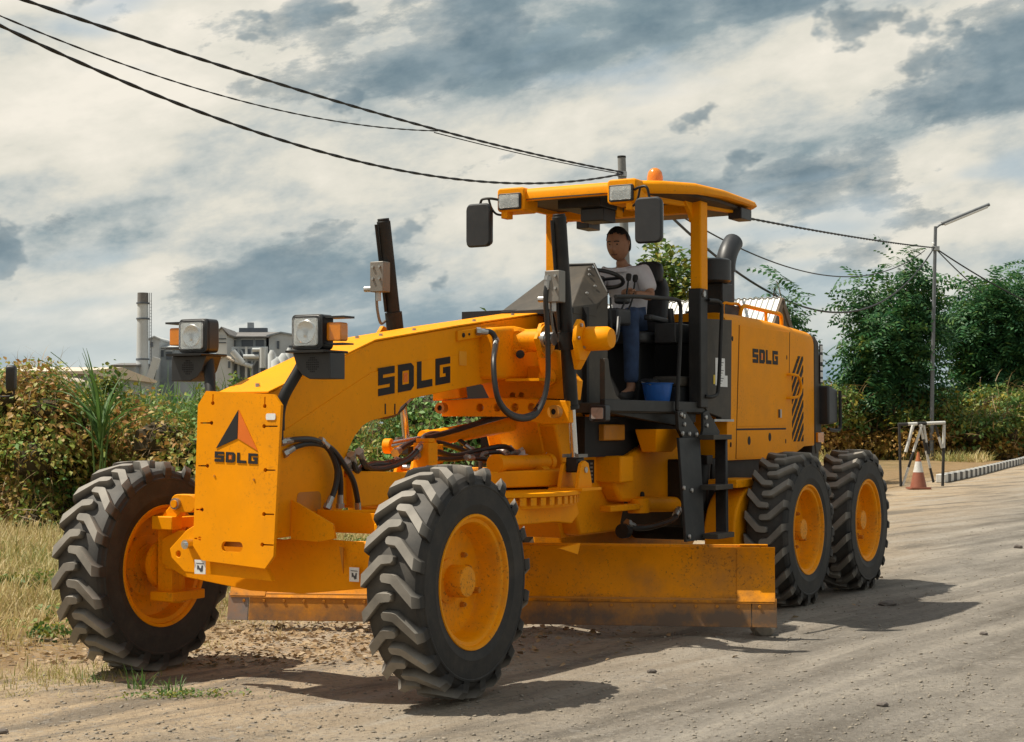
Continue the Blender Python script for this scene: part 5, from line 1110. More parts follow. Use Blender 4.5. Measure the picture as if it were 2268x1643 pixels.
# ---- grass of the verge
n = 85000; y = 9.9 + 19.3 * U(0, 1, n) ** 1.15; lo = -.36 * y - 1.0; hi = -3.15 + .40 * (y - 10.65) + .55
x = lo + (hi - lo) * U(0, 1, n) + NM(0, .12, n); dens = fbm(x * 1.3, y * 1.3, 8); ok = (dens * 1.2 + np.clip(-edge_s(x, y) * .6, -.9, 2) + NM(0, .35, n) > .25); x, y = x[ok], y[ok]; n = len(x)
h = (.05 + .15 * U(0, 1, n) ** 1.6) * np.clip(.45 + .30 * -edge_s(x, y), .45, 1.6)
v, q = scatter(*BLADE, np.stack([x, y, gz(x, y) - .01], -1), U(0, 6.28, n), U(.5, 1.5, n), U(-.3, .3, n), np.stack([h * .045 + .004, h, h], -1))
gr = link('verge_grass', np_mesh('verge_grass', v, q, 'grass')); tag(gr, 'short dry yellow green grass of the verge left of the grader', 'grass', kind='stuff')

wc, wr = [], []
for k in range(70):
    y = U(12, 27); hi = -3.15 + .40 * (y - 10.65) - .9; x = U(-.36 * y, hi); r = U(.06, .20); wc.append((x, y, r * .35)); wr.append((r * 1.3, r, r * .8))
# ---- vine-covered thicket behind the machine, left to centre
def ellipsoid_leaves(C, R, n, size, tpl, flat=.5, out=.85):
    k = RNG.integers(0, len(C), n) if True else None
    w = np.prod(R, 1) ** (2 / 3); k = RNG.choice(len(C), n, p=w / w.sum())
    d = NM(0, 1, (n, 3)); d /= np.linalg.norm(d, axis=1)[:, None]; d[:, 2] = np.where(U(0, 1, n) < .6, np.abs(d[:, 2]), d[:, 2])
    rr = out + (1.08 - out) * U(0, 1, n); p_ = C[k] + d * R[k] * rr[:, None]
    ok = p_[:, 2] > .03; p_, d = p_[ok], d[ok]; n = len(p_)
    yaw = np.arctan2(-d[:, 0], d[:, 1]) + NM(0, .9, n); pit = NM(-.35, .6, n)
    return scatter(*tpl, p_, yaw, pit, NM(0, .6, n), U(*size, n) if isinstance(size, tuple) else size)
C, R_ = [], []
for k in range(230):
    x = U(-15, 3.0); y = 26.4 + abs(NM(0, 2.4)) + .5 * math.sin(x * 1.7) + .10 * max(0, x) ; hh = (1.75 + .45 * math.sin(x * .9) * math.sin(x * .37 + 1) + U(-.5, .38)) * (1.08 if x > -6 else 1.0)
    r = U(.32, 1.0); C.append((x, y, max(.35, U(.15, 1) * hh - r * .1))); R_.append((r * U(.9, 1.3), r, r * U(.65, .95)))
for k in range(60):                       # ragged shoulder of low plants at the foot
    x = U(-13, 2.6); r = U(.22, .5); C.append((x, 25.6 + U(0, 1.4), r * .5)); R_.append((r * 1.2, r, r * .8))
C, R_ = np.array(C), np.array(R_)
lv = ellipsoid_leaves(C, R_, 120000, (.06, .135), LEAF4, out=.55); th1 = link('thicket_leaves', np_mesh('thicket_leaves', *lv, 'vine_leaf')); tag(th1, 'tangled green and brown vine thicket behind the grader on the left', 'thicket', kind='stuff')
n = 30000; k = RNG.choice(len(C), n); d = NM(0, 1, (n, 3)); d /= np.linalg.norm(d, axis=1)[:, None]; p_ = C[k] + d * R_[k] * U(.55, 1.0, n)[:, None]; p_[:, 2] = np.maximum(p_[:, 2], .02)
v, q = scatter(*BLADE, p_, U(0, 6.28, n), U(-1.3, 1.4, n), U(-1, 1, n), np.stack([U(.006, .014, n), U(.18, .6, n), U(.2, .6, n)], -1))
tag(link('thicket_stems', np_mesh('thicket_stems', v, q, 'dry_stem')), 'dry brown stems and creepers inside the vine thicket', 'stems', kind='stuff')
tag(link('verge_weeds', np_mesh('verge_weeds', *ellipsoid_leaves(np.array(wc), np.array(wr), 9000, (.03, .07), LEAF4, out=.4), 'tree_leaf_bright')), 'low green weeds dotted through the dry verge grass', 'weeds', kind='stuff')
n = 4200; x = U(-15, 3, n); y = 26.6 + np.abs(NM(0, 1.8, n)); z = U(.5, 1.9, n); L_ = U(.35, .95, n)
tag(link('tall_grass', np_mesh('tall_grass', *scatter(*BLADE, np.stack([x, y, z], -1), U(0, 6.28, n), U(.7, 1.5, n), U(-.3, .3, n), np.stack([U(.008, .022, n), L_, L_ * U(.6, 2.0, n)], -1)), 'cane')), 'tall green grass blades sticking out of the vine thicket', 'grass', kind='stuff')
sp_c = np.stack([U(-14, 3, 90), 26.4 + np.abs(NM(0, 1.5, 90)), U(1.5, 2.25, 90)], -1); sp_r = np.stack([U(.10, .3, 90), U(.1, .3, 90), U(.2, .5, 90)], -1)
tag(link('thicket_sprigs', np_mesh('thicket_sprigs', *ellipsoid_leaves(sp_c, sp_r, 9000, (.05, .11), LEAF, out=.1), 'tree_leaf_bright')), 'fresh bright green sprigs on top of the vine thicket', 'sprigs', kind='stuff')
# core of the thicket: coarse dark brown lumps behind the leaves
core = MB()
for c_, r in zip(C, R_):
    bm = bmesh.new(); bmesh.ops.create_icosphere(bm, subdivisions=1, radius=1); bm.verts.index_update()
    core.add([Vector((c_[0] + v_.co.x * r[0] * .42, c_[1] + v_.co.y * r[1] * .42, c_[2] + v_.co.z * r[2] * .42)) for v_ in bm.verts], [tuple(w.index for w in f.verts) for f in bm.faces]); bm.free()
pmat('core_brown', (.055, .042, .02), .95, var=.4, scale=6, bump=.8, bscale=14)
tag(link('thicket_core', core.mesh('thicket_core', 'core_brown', smooth=None)), 'dark brown lumps deep inside the vine thicket', 'thicket', kind='stuff')

# ---- sugar cane fields behind
def cane_field(name, x0, x1, y0, y1, n, h, label):
    x, y = U(x0, x1, n), U(y0, y1, n); hh = h * (1 + .10 * fbm(x * .5, y * .5, 21)); z = hh * U(.35, .93, n)
    v, q = scatter(*BLADE, np.stack([x, y, z], -1), U(0, 6.28, n), U(-.4, 1.45, n), U(-.6, .6, n), np.stack([U(.03, .06, n), U(.5, 1.1, n), U(.6, 1.4, n)], -1))
    v[:, 2] = np.maximum(v[:, 2], 0)
    return tag(link(name, np_mesh(name, v, q, 'cane')), label, 'field', kind='stuff')
cane_field('cane_field', -36, 0, 44, 56, 24000, 2.25, 'green sugar cane field behind the vine thicket on the left')
cane_field('cane_field', 14, 42, 108, 128, 26000, 3.9, 'green sugar cane field between the hood and the right hand trees')

# ---- clump of tall cane leaves on the thicket
cl = empty('cane_clump', (-6.15, 25.2, 0)); tag(cl, 'clump of tall arching cane leaves rising above the vine thicket', 'plant')
stm = MB()
for k in range(4): stm.tube([(U(-.12, .12), U(-.1, .1), 0), (U(-.2, .2), U(-.1, .1), 1.7)], [.018, .012], 6)
link('stalks', stm.mesh('stalks', 'cane', smooth=60), cl)
for k in range(38):
    a = U(0, 6.28); lean = U(.12, .80); L_ = U(.9, 1.55); z0 = U(1.2, 1.75); w = U(.014, .027); pts = []; bias = -.25
    for t in np.linspace(0, 1, 9):
        rr = L_ * (lean * t + .25 * t * t); zz = z0 + L_ * (t * (1 - .30 * lean) - .62 * lean * t ** 2.4); pts.append(Vector((math.cos(a) * rr + bias * t * .5, math.sin(a) * rr * .6, zz)))
    sd = Vector((-math.sin(a), math.cos(a), 0)); vs = []; fs = []
    for i, p_ in enumerate(pts):
        ww = w * (1 - (i / 8) ** 2.2) + .001; vs += [p_ - sd * ww, p_ + Vector((0, 0, -.012)), p_ + sd * ww]
    for i in range(8): fs += [(3*i, 3*i+1, 3*i+4, 3*i+3), (3*i+1, 3*i+2, 3*i+5, 3*i+4)]
    link('leaf', MB().add(vs, fs).mesh('leaf', 'cane', smooth=60), cl)

# ---- trees ------------------------------------------------------------
FR_V, FR_F = [], []
for i in range(6):                                     # a feathery spray: paired leaflets along a drooping stalk
    y0 = .10 + .84 * i / 5; z0 = -.38 * y0 ** 2
    for s in (1, -1):
        o = len(FR_V); ln = .27 * (1 - .35 * abs(i / 5 - .45)); FR_V += [(0, y0, z0), (s * ln * .45, y0 - .045, z0 - .01), (s * ln, y0 + .05, z0 - .10), (s * ln * .5, y0 + .085, z0 - .05)]; FR_F.append((o, o + 1, o + 2, o + 3))
FROND = (FR_V, np.array(FR_F))
def tree(name, x, y, h, spread, label, mat='tree_leaf', n=1500, tpl=FROND, size=(.45, .8), trunk_r=.11, z_low=.20, cat='tree', group=None, seed=0, stems=3, lean=(0, 0)):
    rr = random.Random(seed); t = empty(name, (x, y, 0)); tag(t, label, cat, group)
    tips = []; tm = MB()
    for s in range(stems):
        a = rr.uniform(0, 6.28); b0 = Vector((math.cos(a) * .18 * (stems > 1), math.sin(a) * .18 * (stems > 1), -.05)); top = Vector((lean[0] + math.cos(a) * spread * .32, lean[1] + math.sin(a) * spread * .32, h * rr.uniform(.60, .78)))
        mid = b0.lerp(top, .5) + Vector((rr.uniform(-.2, .2), rr.uniform(-.2, .2), 0)); pl = spline([b0, mid, top], 6); r = trunk_r * rr.uniform(.8, 1.1) / (stems ** .35)
        tm.tube(pl, [r * (1 - .72 * i / (len(pl) - 1)) for i in range(len(pl))], 8)
        for j in range(9):
            q0 = pl[rr.randint(3, len(pl) - 1)]; a2 = rr.uniform(0, 6.28); L_ = spread * rr.uniform(.45, 1.0)
            q1 = q0 + Vector((math.cos(a2) * L_ * .55, math.sin(a2) * L_ * .55, h * rr.uniform(.02, .16))); q2 = q0 + Vector((math.cos(a2) * L_, math.sin(a2) * L_, h * rr.uniform(-.14, .22)))
            bp_ = spline([q0, q1, q2], 5); tm.tube(bp_, [r * .38 * (1 - .8 * i / (len(bp_) - 1)) for i in range(len(bp_))], 6); tips += bp_[2:]
    link('trunk', tm.mesh('trunk', 'bark', smooth=60), t)
    T_ = np.array([tuple(p_) for p_ in tips]); k = RNG.choice(len(T_), n); p_ = T_[k] + NM(0, 1, (n, 3)) * np.array([spread * .15, spread * .15, h * .055])
    m_ = int(n * .22); dd = NM(0, 1, (m_, 3)); dd /= np.linalg.norm(dd, axis=1)[:, None]; lump = 1 + .18 * np.sin(dd[:, 0] * 5 + seed) * np.cos(dd[:, 2] * 6 + seed * 2)
    p_[:m_] = np.array([lean[0], lean[1], h * .62]) + dd * np.array([spread * 1.15, spread * 1.15, h * .27]) * (U(.62, 1.0, m_) * lump)[:, None]
    p_[:, 2] = np.clip(p_[:, 2], h * z_low + U(-.3, .3, n), h)
    ctr = np.array([lean[0], lean[1], h * .5]); d = p_ - ctr
    yaw = np.arctan2(-d[:, 0], d[:, 1]) + NM(0, .8, n); v, q = scatter(*tpl, p_, yaw, NM(.05, .5, n), NM(0, .4, n), U(*size, n))
    link('crown', np_mesh('crown', v, q, mat), t); return t
tree('feathery_tree', 18.35, 80.3, 9.9, 2.0, 'feathery green tree standing behind the grey lamp post', n=1900, seed=3, size=(.7, 1.35), stems=4, lean=(-.1, 0), z_low=.30)
tree('feathery_tree', 26.7, 93, 11.2, 2.5, 'feathery tree between the lamp post and the right edge of the picture', n=2300, seed=8, size=(.8, 1.5), stems=4, z_low=.26)
tree('feathery_tree', 32.6, 102, 12.6, 3.0, 'feathery tree cut by the right edge of the picture', n=2400, seed=15, size=(.8, 1.6), stems=4)
tree('feathery_tree', 7.5, 47.5, 6.2, .6, 'small feathery tree behind the tin roofed hut', n=260, seed=23, stems=2, size=(.5, .9), z_low=.6)
tree('broadleaf_tree', 5.0, 52, 8.5, 1.1, 'yellow green broadleaf tree behind the cab and exhaust', mat='tree_leaf_bright', n=5500, tpl=LEAF4, size=(.16, .32), seed=29, stems=2, z_low=.3)
tree('broadleaf_tree', -1.0, 50, 5.6, 1.2, 'small tree top showing over the cowl of the grader', mat='tree_leaf', n=900, tpl=LEAF4, size=(.14, .3), seed=31, stems=2, lean=(.9, 0))
# scrub under the right-hand trees
Cs, Rs = [], []
for k in range(190):
    y = 80 + U(0, 1) ** 1.5 * 10 + 1.6 * math.sin(k * .7); x = U(13.2, 13.0 + (y - 47.2) * .385); r = U(.6, 1.3); Cs.append((x, y, U(.1, 1) ** .8 * (2.1 + .9 * math.sin(x * 1.3)))); Rs.append((r * 1.25, r, r * U(.65, .95)))
Cs, Rs = np.array(Cs), np.array(Rs)
hi_ = Cs[:, 2] > 1.1
tag(link('green_scrub', np_mesh('green_scrub', *ellipsoid_leaves(Cs[hi_], Rs[hi_], 42000, (.13, .30), LEAF4, out=.5), 'tree_leaf_bright')), 'yellow green leafy scrub below the right hand trees', 'scrub', kind='stuff')
tag(link('scrub', np_mesh('scrub', *ellipsoid_leaves(Cs[~hi_], Rs[~hi_], 40000, (.13, .30), LEAF4, out=.5), 'scrub_leaf')), 'rusty brown and green scrub under the right hand trees', 'scrub', kind='stuff')
n = 16000; y = U(66, 84, n); x = 11.5 + (y - 47.2) * .385 - 1.0 - U(0, 15, n); ok = fbm(x * .6, y * .3, 12) + (y - 77) * .13 > 0; x, y = x[ok], y[ok]; n = len(x); hh = U(.15, .6, n) + np.clip((y - 76) * .12, 0, .7) * U(0, 1, n)
tag(link('dry_grass', np_mesh('dry_grass', *scatter(*BLADE, np.stack([x, y, 0 * x], -1), U(0, 6.28, n), U(.5, 1.4, n), U(-.3, .3, n), np.stack([hh * .10, hh, hh], -1)), 'grass')), 'dry straw coloured grass below the scrub on the right', 'grass', kind='stuff')
n = 7000; k = RNG.choice(len(Cs), n); dd = NM(0, 1, (n, 3)); dd /= np.linalg.norm(dd, axis=1)[:, None]; p_ = Cs[k] + dd * Rs[k] * U(.5, 1.1, n)[:, None]; p_[:, 2] = np.maximum(p_[:, 2], .02)
tag(link('scrub_stems', np_mesh('scrub_stems', *scatter(*BLADE, p_, U(0, 6.28, n), U(-.3, 1.5, n), U(-1, 1, n), np.stack([U(.02, .05, n), U(.4, 1.4, n), U(.4, 1.4, n)], -1)), 'dry_stem')), 'dry straw stems standing in the brown scrub on the right', 'stems', kind='stuff')
core = MB()  # core of the scrub: dark brown lumps behind its leaves
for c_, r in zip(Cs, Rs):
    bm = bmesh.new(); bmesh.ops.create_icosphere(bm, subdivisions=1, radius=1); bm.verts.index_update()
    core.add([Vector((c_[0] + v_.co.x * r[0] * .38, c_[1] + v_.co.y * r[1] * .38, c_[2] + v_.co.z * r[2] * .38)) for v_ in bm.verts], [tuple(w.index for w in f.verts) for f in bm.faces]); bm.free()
tag(link('scrub_core', core.mesh('scrub_core', 'core_brown', smooth=None)), 'dark brown lumps inside the brown scrub on the right', 'scrub', kind='stuff')
# small weeds beside the front wheels
def weed(x, y, n, h, label):
    w = empty('weed', (x, y, float(gz(x, y)) - .005)); tag(w, label, 'weed', None)
    m = U(0, 1, n); v, q = scatter(*BLADE, np.stack([NM(0, .035, n), NM(0, .03, n), 0 * m], -1), U(0, 6.28, n), U(.5, 1.5, n), U(-.2, .2, n), np.stack([U(.006, .012, n), h * U(.5, 1, n), h * U(.6, 1.3, n)], -1))
    link('leaves', np_mesh('leaves', v, q, 'cane'), w)
weed(-2.28, 10.33, 26, .17, 'upright grassy weed growing just in front of the far front wheel')
weed(-2.02, 10.10, 34, .13, 'bushy weed on the dirt between the two front wheels')
weed(-2.62, 10.55, 14, .10, 'little weed at the foot of the far front tyre')
n = 420; px_, py_ = NM(-1.95, .17, n), NM(9.90, .05, n); v, q = scatter(*LEAF4, np.stack([px_, py_, gz(px_, py_) + U(.003, .035, n)], -1), U(0, 6.28, n), NM(.3, .5, n), NM(0, .5, n), U(.012, .03, n))
tag(link('creeping_weed', np_mesh('creeping_weed', v, q, 'tree_leaf_bright')), 'low creeping weed patch on the dirt left of the near front tyre', 'weed', kind='stuff')

# ---- poles and cables ----------------------------------------------------
pmat('pole_grey', (.22, .22, .21), .75, var=.15, scale=3, dirt=(.12, .10, .08), dirt_amt=.4)
pmat('galvanised', (.15, .16, .17), .5, metal=.35, var=.12, scale=5)
pmat('cable', (.018, .018, .019), .6, var=.2)
P1 = Vector((2.35, 35, 0)); P0 = Vector((-9.6, 11.0, 0)); LP = Vector((19.65, 78, 0))
pole = empty('utility_pole', P1); tag(pole, 'grey utility pole rising behind the grader canopy', 'pole')
link('shaft', MB().tube([(.10,0,-.3),(.06,0,3.5),(-.06,0,7.18)], [.115,.10,.085], 16).mesh('shaft', 'pole_grey', smooth=60), pole)
link('cap', MB().cyl((-.06,0,7.18), (-.06,0,7.22), .09, n=16).mesh('cap', 'black_metal'), pole)
link('clamp', MB().lathe([(-.05,.094),(-.05,.10),(.05,.10),(.05,.094)], (-.05,0,6.84), (0,0,1), 16, closed=True).bb(-.17,-.13,-.05,.05,6.82,6.87).mesh('clamp', 'steel'), pole)
pole2 = empty('utility_pole', P0); tag(pole2, 'grey utility pole carrying the cables outside the left edge', 'pole')
link('shaft', MB().tube([(0,0,-.3),(0,0,7.9)], [.12,.09], 16).mesh('shaft', 'pole_grey', smooth=60), pole2)
link('clamp', MB().lathe([(-.05,.10),(-.05,.11),(.05,.11),(.05,.10)], (0,0,7.3), (0,0,1), 16, closed=True).mesh('clamp', 'steel'), pole2)
def cable(label, A, Bp, poly, t0, t1, r, strands=2, pitch=.95, n=60, shift=(0, 0, 0), z_end=None):
    A, Bp = Vector(A), Vector(Bp); L_ = (Bp - A).length * abs(t1 - t0); m = max(n, int(L_ / pitch * 9) if strands > 1 else n)
    o = MB()
    for s in range(strands):
        pts = []
        for i in range(m + 1):
            t = t0 + (t1 - t0) * i / m; p_ = A + (Bp - A) * t; z = poly[0] * t * t + poly[1] * t + poly[2]
            c = Vector((p_.x, p_.y, z)) + Vector(shift)
            if strands > 1:
                a = 2 * math.pi * (L_ * i / m / pitch) + math.pi * s * 2 / strands; d = (Bp - A).normalized(); sd = Vector((-d.y, d.x, 0)); c = c + sd * math.cos(a) * r * .45 + Vector((0, 0, math.sin(a) * r * .45))
            pts.append(c)
        o.tube(pts, r * (.70 if strands > 1 else 1), 6)
    ob = link('cable', o.mesh('cable', 'cable', smooth=60)); tag(ob, label, 'cable', 'overhead cables'); return ob
DP = (-9.0, 12.0, 0)
c_up = (1.523, -1.697, 6.871); c_mid = (7.669, -8.649, 8.436); c_low = (6.345, -5.639, 6.856)
cable('thick twisted cable, uppermost of those from the upper left to the pole', P1, DP, c_up, .004, 1.05, .021)
cable('thin cable hanging between the two thick cables at the upper left', P1, DP, c_mid, .315, 1.02, .011, 2, .7)
cable('thin cable running just below the uppermost thick cable near the pole', P1, DP, (1.523, -1.75, 6.83), .01, .32, .010, 1)
cable('thick twisted cable, lowest of those from the upper left to the pole', P1, DP, c_low, .004, 1.02, .021)
cable('taut twisted cable from behind the canopy to the lamp post', P1, LP, (.504, 2.906, 6.441), .0, .997, .032, 2, 1.2)
cable('deeply sagging cable looping below the exhaust to the lamp post', P1, LP, (12.13, -9.173, 6.95), .02, .99, .032, 1)
cable('thin sagging cable in the middle between pole and lamp post', P1, LP, (7.326, -3.95, 6.75), .02, .93, .020, 1)
cable('cable falling from the lamp post towards the right edge, upper one', LP, (30, 86, 0), (1.487, -4.874, 9.854), .005, 1.1, .034, 1)
cable('cable falling steeply from the lamp post into the right tree', LP, (25, 88, 0), (.338, -1.96, 9.85), .02, .85, .028, 1)
lamp = empty('lamp_post', LP); tag(lamp, 'slim grey lamp post with slanted tube lamp on its arm', 'lamp post')
link('shaft', MB().tube([(-.25,0,-.2),(-.15,0,4.5),(.04,0,10.85)], [.10,.095,.075], 14).mesh('shaft', 'galvanised', smooth=60), lamp)
link('arm', MB().tube([(.03,0,10.75),(.2,0,10.9),(.75,0,11.15)], .05, 10).mesh('arm', 'galvanised', smooth=60), lamp)
link('tube_lamp', MB().tube([(.33,0,10.97),(2.55,0,11.88)], .085, 12).mesh('tube_lamp', 'galvanised', smooth=40), lamp)
link('lamp_cover', MB().tube([(.45,-.02,10.94),(2.46,-.02,11.77)], .065, 10).mesh('lamp_cover', 'sticker', smooth=60), lamp)
link('clamp', MB().bb(-.13,.19,-.13,.13,9.72,9.92).mesh('clamp', 'steel'), lamp, bevel=.01)
link('insulator', MB().lathe([(0,.03),(.045,.075),(.09,.045),(.13,.075),(.18,.03)], (-.08,0,9.92), (0,0,1), 12).mesh('insulator', 'sticker'), lamp)

# ---- barricade, cone, kerb ------------------------------------------------
pmat('white_paint', (.62, .61, .57), .6, var=.1, scale=10, dirt=(.25, .20, .14), dirt_amt=.45, dirt_scale=6)
pmat('black_paint', (.022, .021, .02), .6, var=.2, scale=10, dirt=(.14, .11, .08), dirt_amt=.3)
pmat('cone_orange', (.42, .13, .04), .55, var=.15, dirt=(.2, .1, .05), dirt_amt=.4)
pmat('cone_red', (.27, .085, .045), .6, var=.15, dirt=(.2, .13, .08), dirt_amt=.4)
bar = empty('barricade', (10.80, 44.2, 0), rad(4)); tag(bar, 'black and white painted steel barricade frame with slanted legs beside the cone', 'barricade')
def striped(p0, p1, segs, r=.032):
    p0, p1 = Vector(p0), Vector(p1); t = 0
    for ln, mt in segs:
        link('striped_tube', MB().cyl(p0.lerp(p1, t), p0.lerp(p1, min(1, t + ln)), r, n=10).mesh('striped_tube', mt, smooth=50), bar); t += ln
W_, B_ = 'white_paint', 'black_paint'
striped((-.62,0,0), (-.65,0,1.60), [(1, B_)], .035); striped((.58,.25,0), (.62,.2,1.62), [(.62, B_), (.38, W_)], .04)
striped((-.68,0,1.62), (.64,.2,1.67), [(.2, B_), (.2, W_), (.2, B_), (.2, W_), (.2, W_)], .045)
striped((-.57,.0,.02), (-.02,.06,1.62), [(.3, W_), (.25, B_), (.2, W_), (.25, W_)], .034); striped((.32,.2,.1), (-.08,.06,1.62), [(.25, B_), (.3, W_), (.2, B_), (.25, W_)], .034)
striped((-.50,-.05,.9), (-.28,0,1.60), [(.5, W_), (.5, W_)], .045); striped((.15,.1,.85), (.04,.1,1.60), [(.4, B_), (.6, W_)], .034); striped((.56,.2,1.0), (.36,.15,1.60), [(.5, W_), (.5, B_)], .034)
cone = empty('traffic_cone', (10.22, 42.4, 0)); tag(cone, 'faded orange and white traffic cone in front of the barricade', 'cone')
link('base', MB().prism(rrect(-.27, .27, -.27, .27, .05), 'bl', 0, .045).mesh('base', 'cone_red', smooth=40), cone)
def cz_(z0, z1, mt, nm): r = lambda z: .215 - .185 * z / .9; link(nm, MB().lathe([(z0, 0), (z0, r(z0)), (z1, r(z1)), (z1, 0)], (0,0,0), (0,0,1), 24).mesh(nm, mt, smooth=40), cone)
cz_(.045, .42, 'cone_red', 'cone_body'); cz_(.421, .69, 'white_paint', 'white_band'); cz_(.691, .93, 'cone_orange', 'cone_tip')
kerb = empty('kerb', (12.2, 47.7, 0)); tag(kerb, 'low kerb of alternating black and white blocks curving along the road', 'kerb')
kp = spline([(12.0, 47.2, 0), (14.6, 53.5, 0), (18.3, 63, 0), (22.9, 75, 0), (28, 90, 0), (34, 110, 0)], 90)
acc = 0; start = kp[0]; kpts = [kp[0]]
for a_, b_ in zip(kp, kp[1:]):
    if (b_ - kpts[-1]).length >= .56: kpts.append(b_)
for i, (a_, b_) in enumerate(zip(kpts, kpts[1:])):
    d = (b_ - a_).normalized(); me = MB().bar(a_ - kerb.location + Vector((0,0,.11)), b_ - d * .012 - kerb.location + Vector((0,0,.11)), .26, .24).mesh('kerb_block', B_ if i % 2 else W_, smooth=None); link('kerb_block', me, kerb, bevel=.02)

# ---- hut with corrugated roof --------------------------------------------
hut = empty('hut', (6.12, 39.2, 0), 0); tag(hut, 'small hut with pale corrugated metal roof behind the engine hood', 'hut')
rd = Vector((-.87, .5, 0)); fd = Vector((-.5, -.87, 0)); Lr, Wd, zr, ze = 5.2, 1.6, 4.55, 2.75
pmat('corrugated', (.50, .50, .48), .5, metal=.25, var=.12, scale=2, dirt=(.28, .22, .16), dirt_amt=.35, dirt_scale=2)
pmat('hut_wall', (.16, .12, .085), .9, var=.25, scale=4, bump=.2)
def roof_pt(t, w, s): return rd * t + fd * (s * w) + Vector((0, 0, zr - (zr - ze) * w / Wd))
for s in (1, -1):
    for j in range(6):
        m = MB(); c0, c1 = j * Lr / 6 + (.0 if j == 0 else .004), (j + 1) * Lr / 6; k_ = 12; rings = []
        vs = []; fs = []
        for i in range(k_ * 2 + 1):
            t = c0 + (c1 - c0) * i / (k_ * 2) - .15; o = .028 * (i % 4 < 2) + (.004 if j % 2 else 0)
            vs += [roof_pt(t, -.02, s) + Vector((0, 0, o)), roof_pt(t, Wd + .35, s) + Vector((0, 0, o))]
        for i in range(k_ * 2): fs.append((2*i, 2*i+1, 2*i+3, 2*i+2))
        o_ = link('roof_sheet', m.add(vs, fs).mesh('roof_sheet', 'corrugated', smooth=None), hut)
        sd = o_.modifiers.new('s', 'SOLIDIFY'); sd.thickness = .006
    link('barge_board', MB().bar(roof_pt(-.2, -.02, s) + Vector((0,0,-.06)), roof_pt(-.2, Wd + .3, s) + Vector((0,0,-.06)), .05, .16).mesh('barge_board', 'hut_wall', smooth=None), hut)
q = [fd * (Wd * .86), -fd * (Wd * .86)]
w = MB().add([q[0], q[1], q[1] + Vector((0,0,ze + .15)), Vector((0,0,zr - .1)), q[0] + Vector((0,0,ze + .15)), q[0] + rd * (Lr - .4), q[1] + rd * (Lr - .4), q[1] + rd * (Lr - .4) + Vector((0,0,ze + .15)), rd * (Lr - .4) + Vector((0,0,zr - .1)), q[0] + rd * (Lr - .4) + Vector((0,0,ze + .15))], [(0,1,2,3,4),(9,8,7,6,5),(0,4,9,5),(1,6,7,2)])
link('wall', w.mesh('wall', 'hut_wall', smooth=None), hut)

# ---- factory on the skyline -------------------------------------------------
pmat('plant_grey', (.31, .345, .37), .8, var=.18, scale=.12, dirt=(.10, .09, .08), dirt_amt=.5, dirt_scale=.15)  # plant colours lightened and blued to stand in for distance haze
pmat('plant_light', (.50, .52, .52), .8, var=.12, scale=.12, dirt=(.22, .20, .18), dirt_amt=.4, dirt_scale=.1)
pmat('plant_dark', (.10, .115, .135), .8, var=.2, scale=.2)
pmat('plant_shade', (.17, .19, .21), .85, var=.25, scale=.25)
pmat('plant_roof', (.17, .165, .16), .8, var=.2, scale=.2, dirt=(.11, .07, .05), dirt_amt=.5, dirt_scale=.15)
pmat('cream_roof', (.62, .52, .40), .7, var=.06, scale=.1)
FY = 390.0
def fx(u, y=FY): return (u - 1134) / 3728.4 * y
def fz(v, y=FY): return 1.588 + (942.8 - v) / 3728.4 * y
ch = empty('chimney', (fx(315), FY, 0)); tag(ch, 'tall pale factory chimney with dark top and ring bands', 'chimney')
H_ = fz(648); link('shaft', MB().lathe([(0,1.72),(H_*.45,1.45),(H_-2.6,1.26),(H_-2.6,0)], (0,0,0), (0,0,1), 28).mesh('shaft', 'plant_light', smooth=50), ch)
link('top', MB().lathe([(H_-2.6,0),(H_-2.6,1.28),(H_,1.25),(H_,1.0),(H_-1,1.0),(H_-1,0)], (0,0,0), (0,0,1), 28).mesh('top', 'plant_roof', smooth=50), ch)
for z in (H_ - 6.2, H_ - 15.6, H_ - 2.6): link('ring_band', MB().lathe([(z,1.2),(z,1.52),(z+.35,1.52),(z+.35,1.2)], (0,0,0), (0,0,1), 28, closed=True).mesh('ring_band', 'plant_dark', smooth=50), ch)
ldr = MB().bar((1.75,-.3,12),(1.6,-.3,H_),.12,.12).bar((2.15,-.3,12),(2.0,-.3,H_),.12,.12)
for k in range(26): ldr.bar((1.72,-.3,12.5+.72*k),(2.14,-.3,12.5+.72*k),.08,.08)
link('ladder', ldr.mesh('ladder', 'plant_dark', smooth=None), ch)
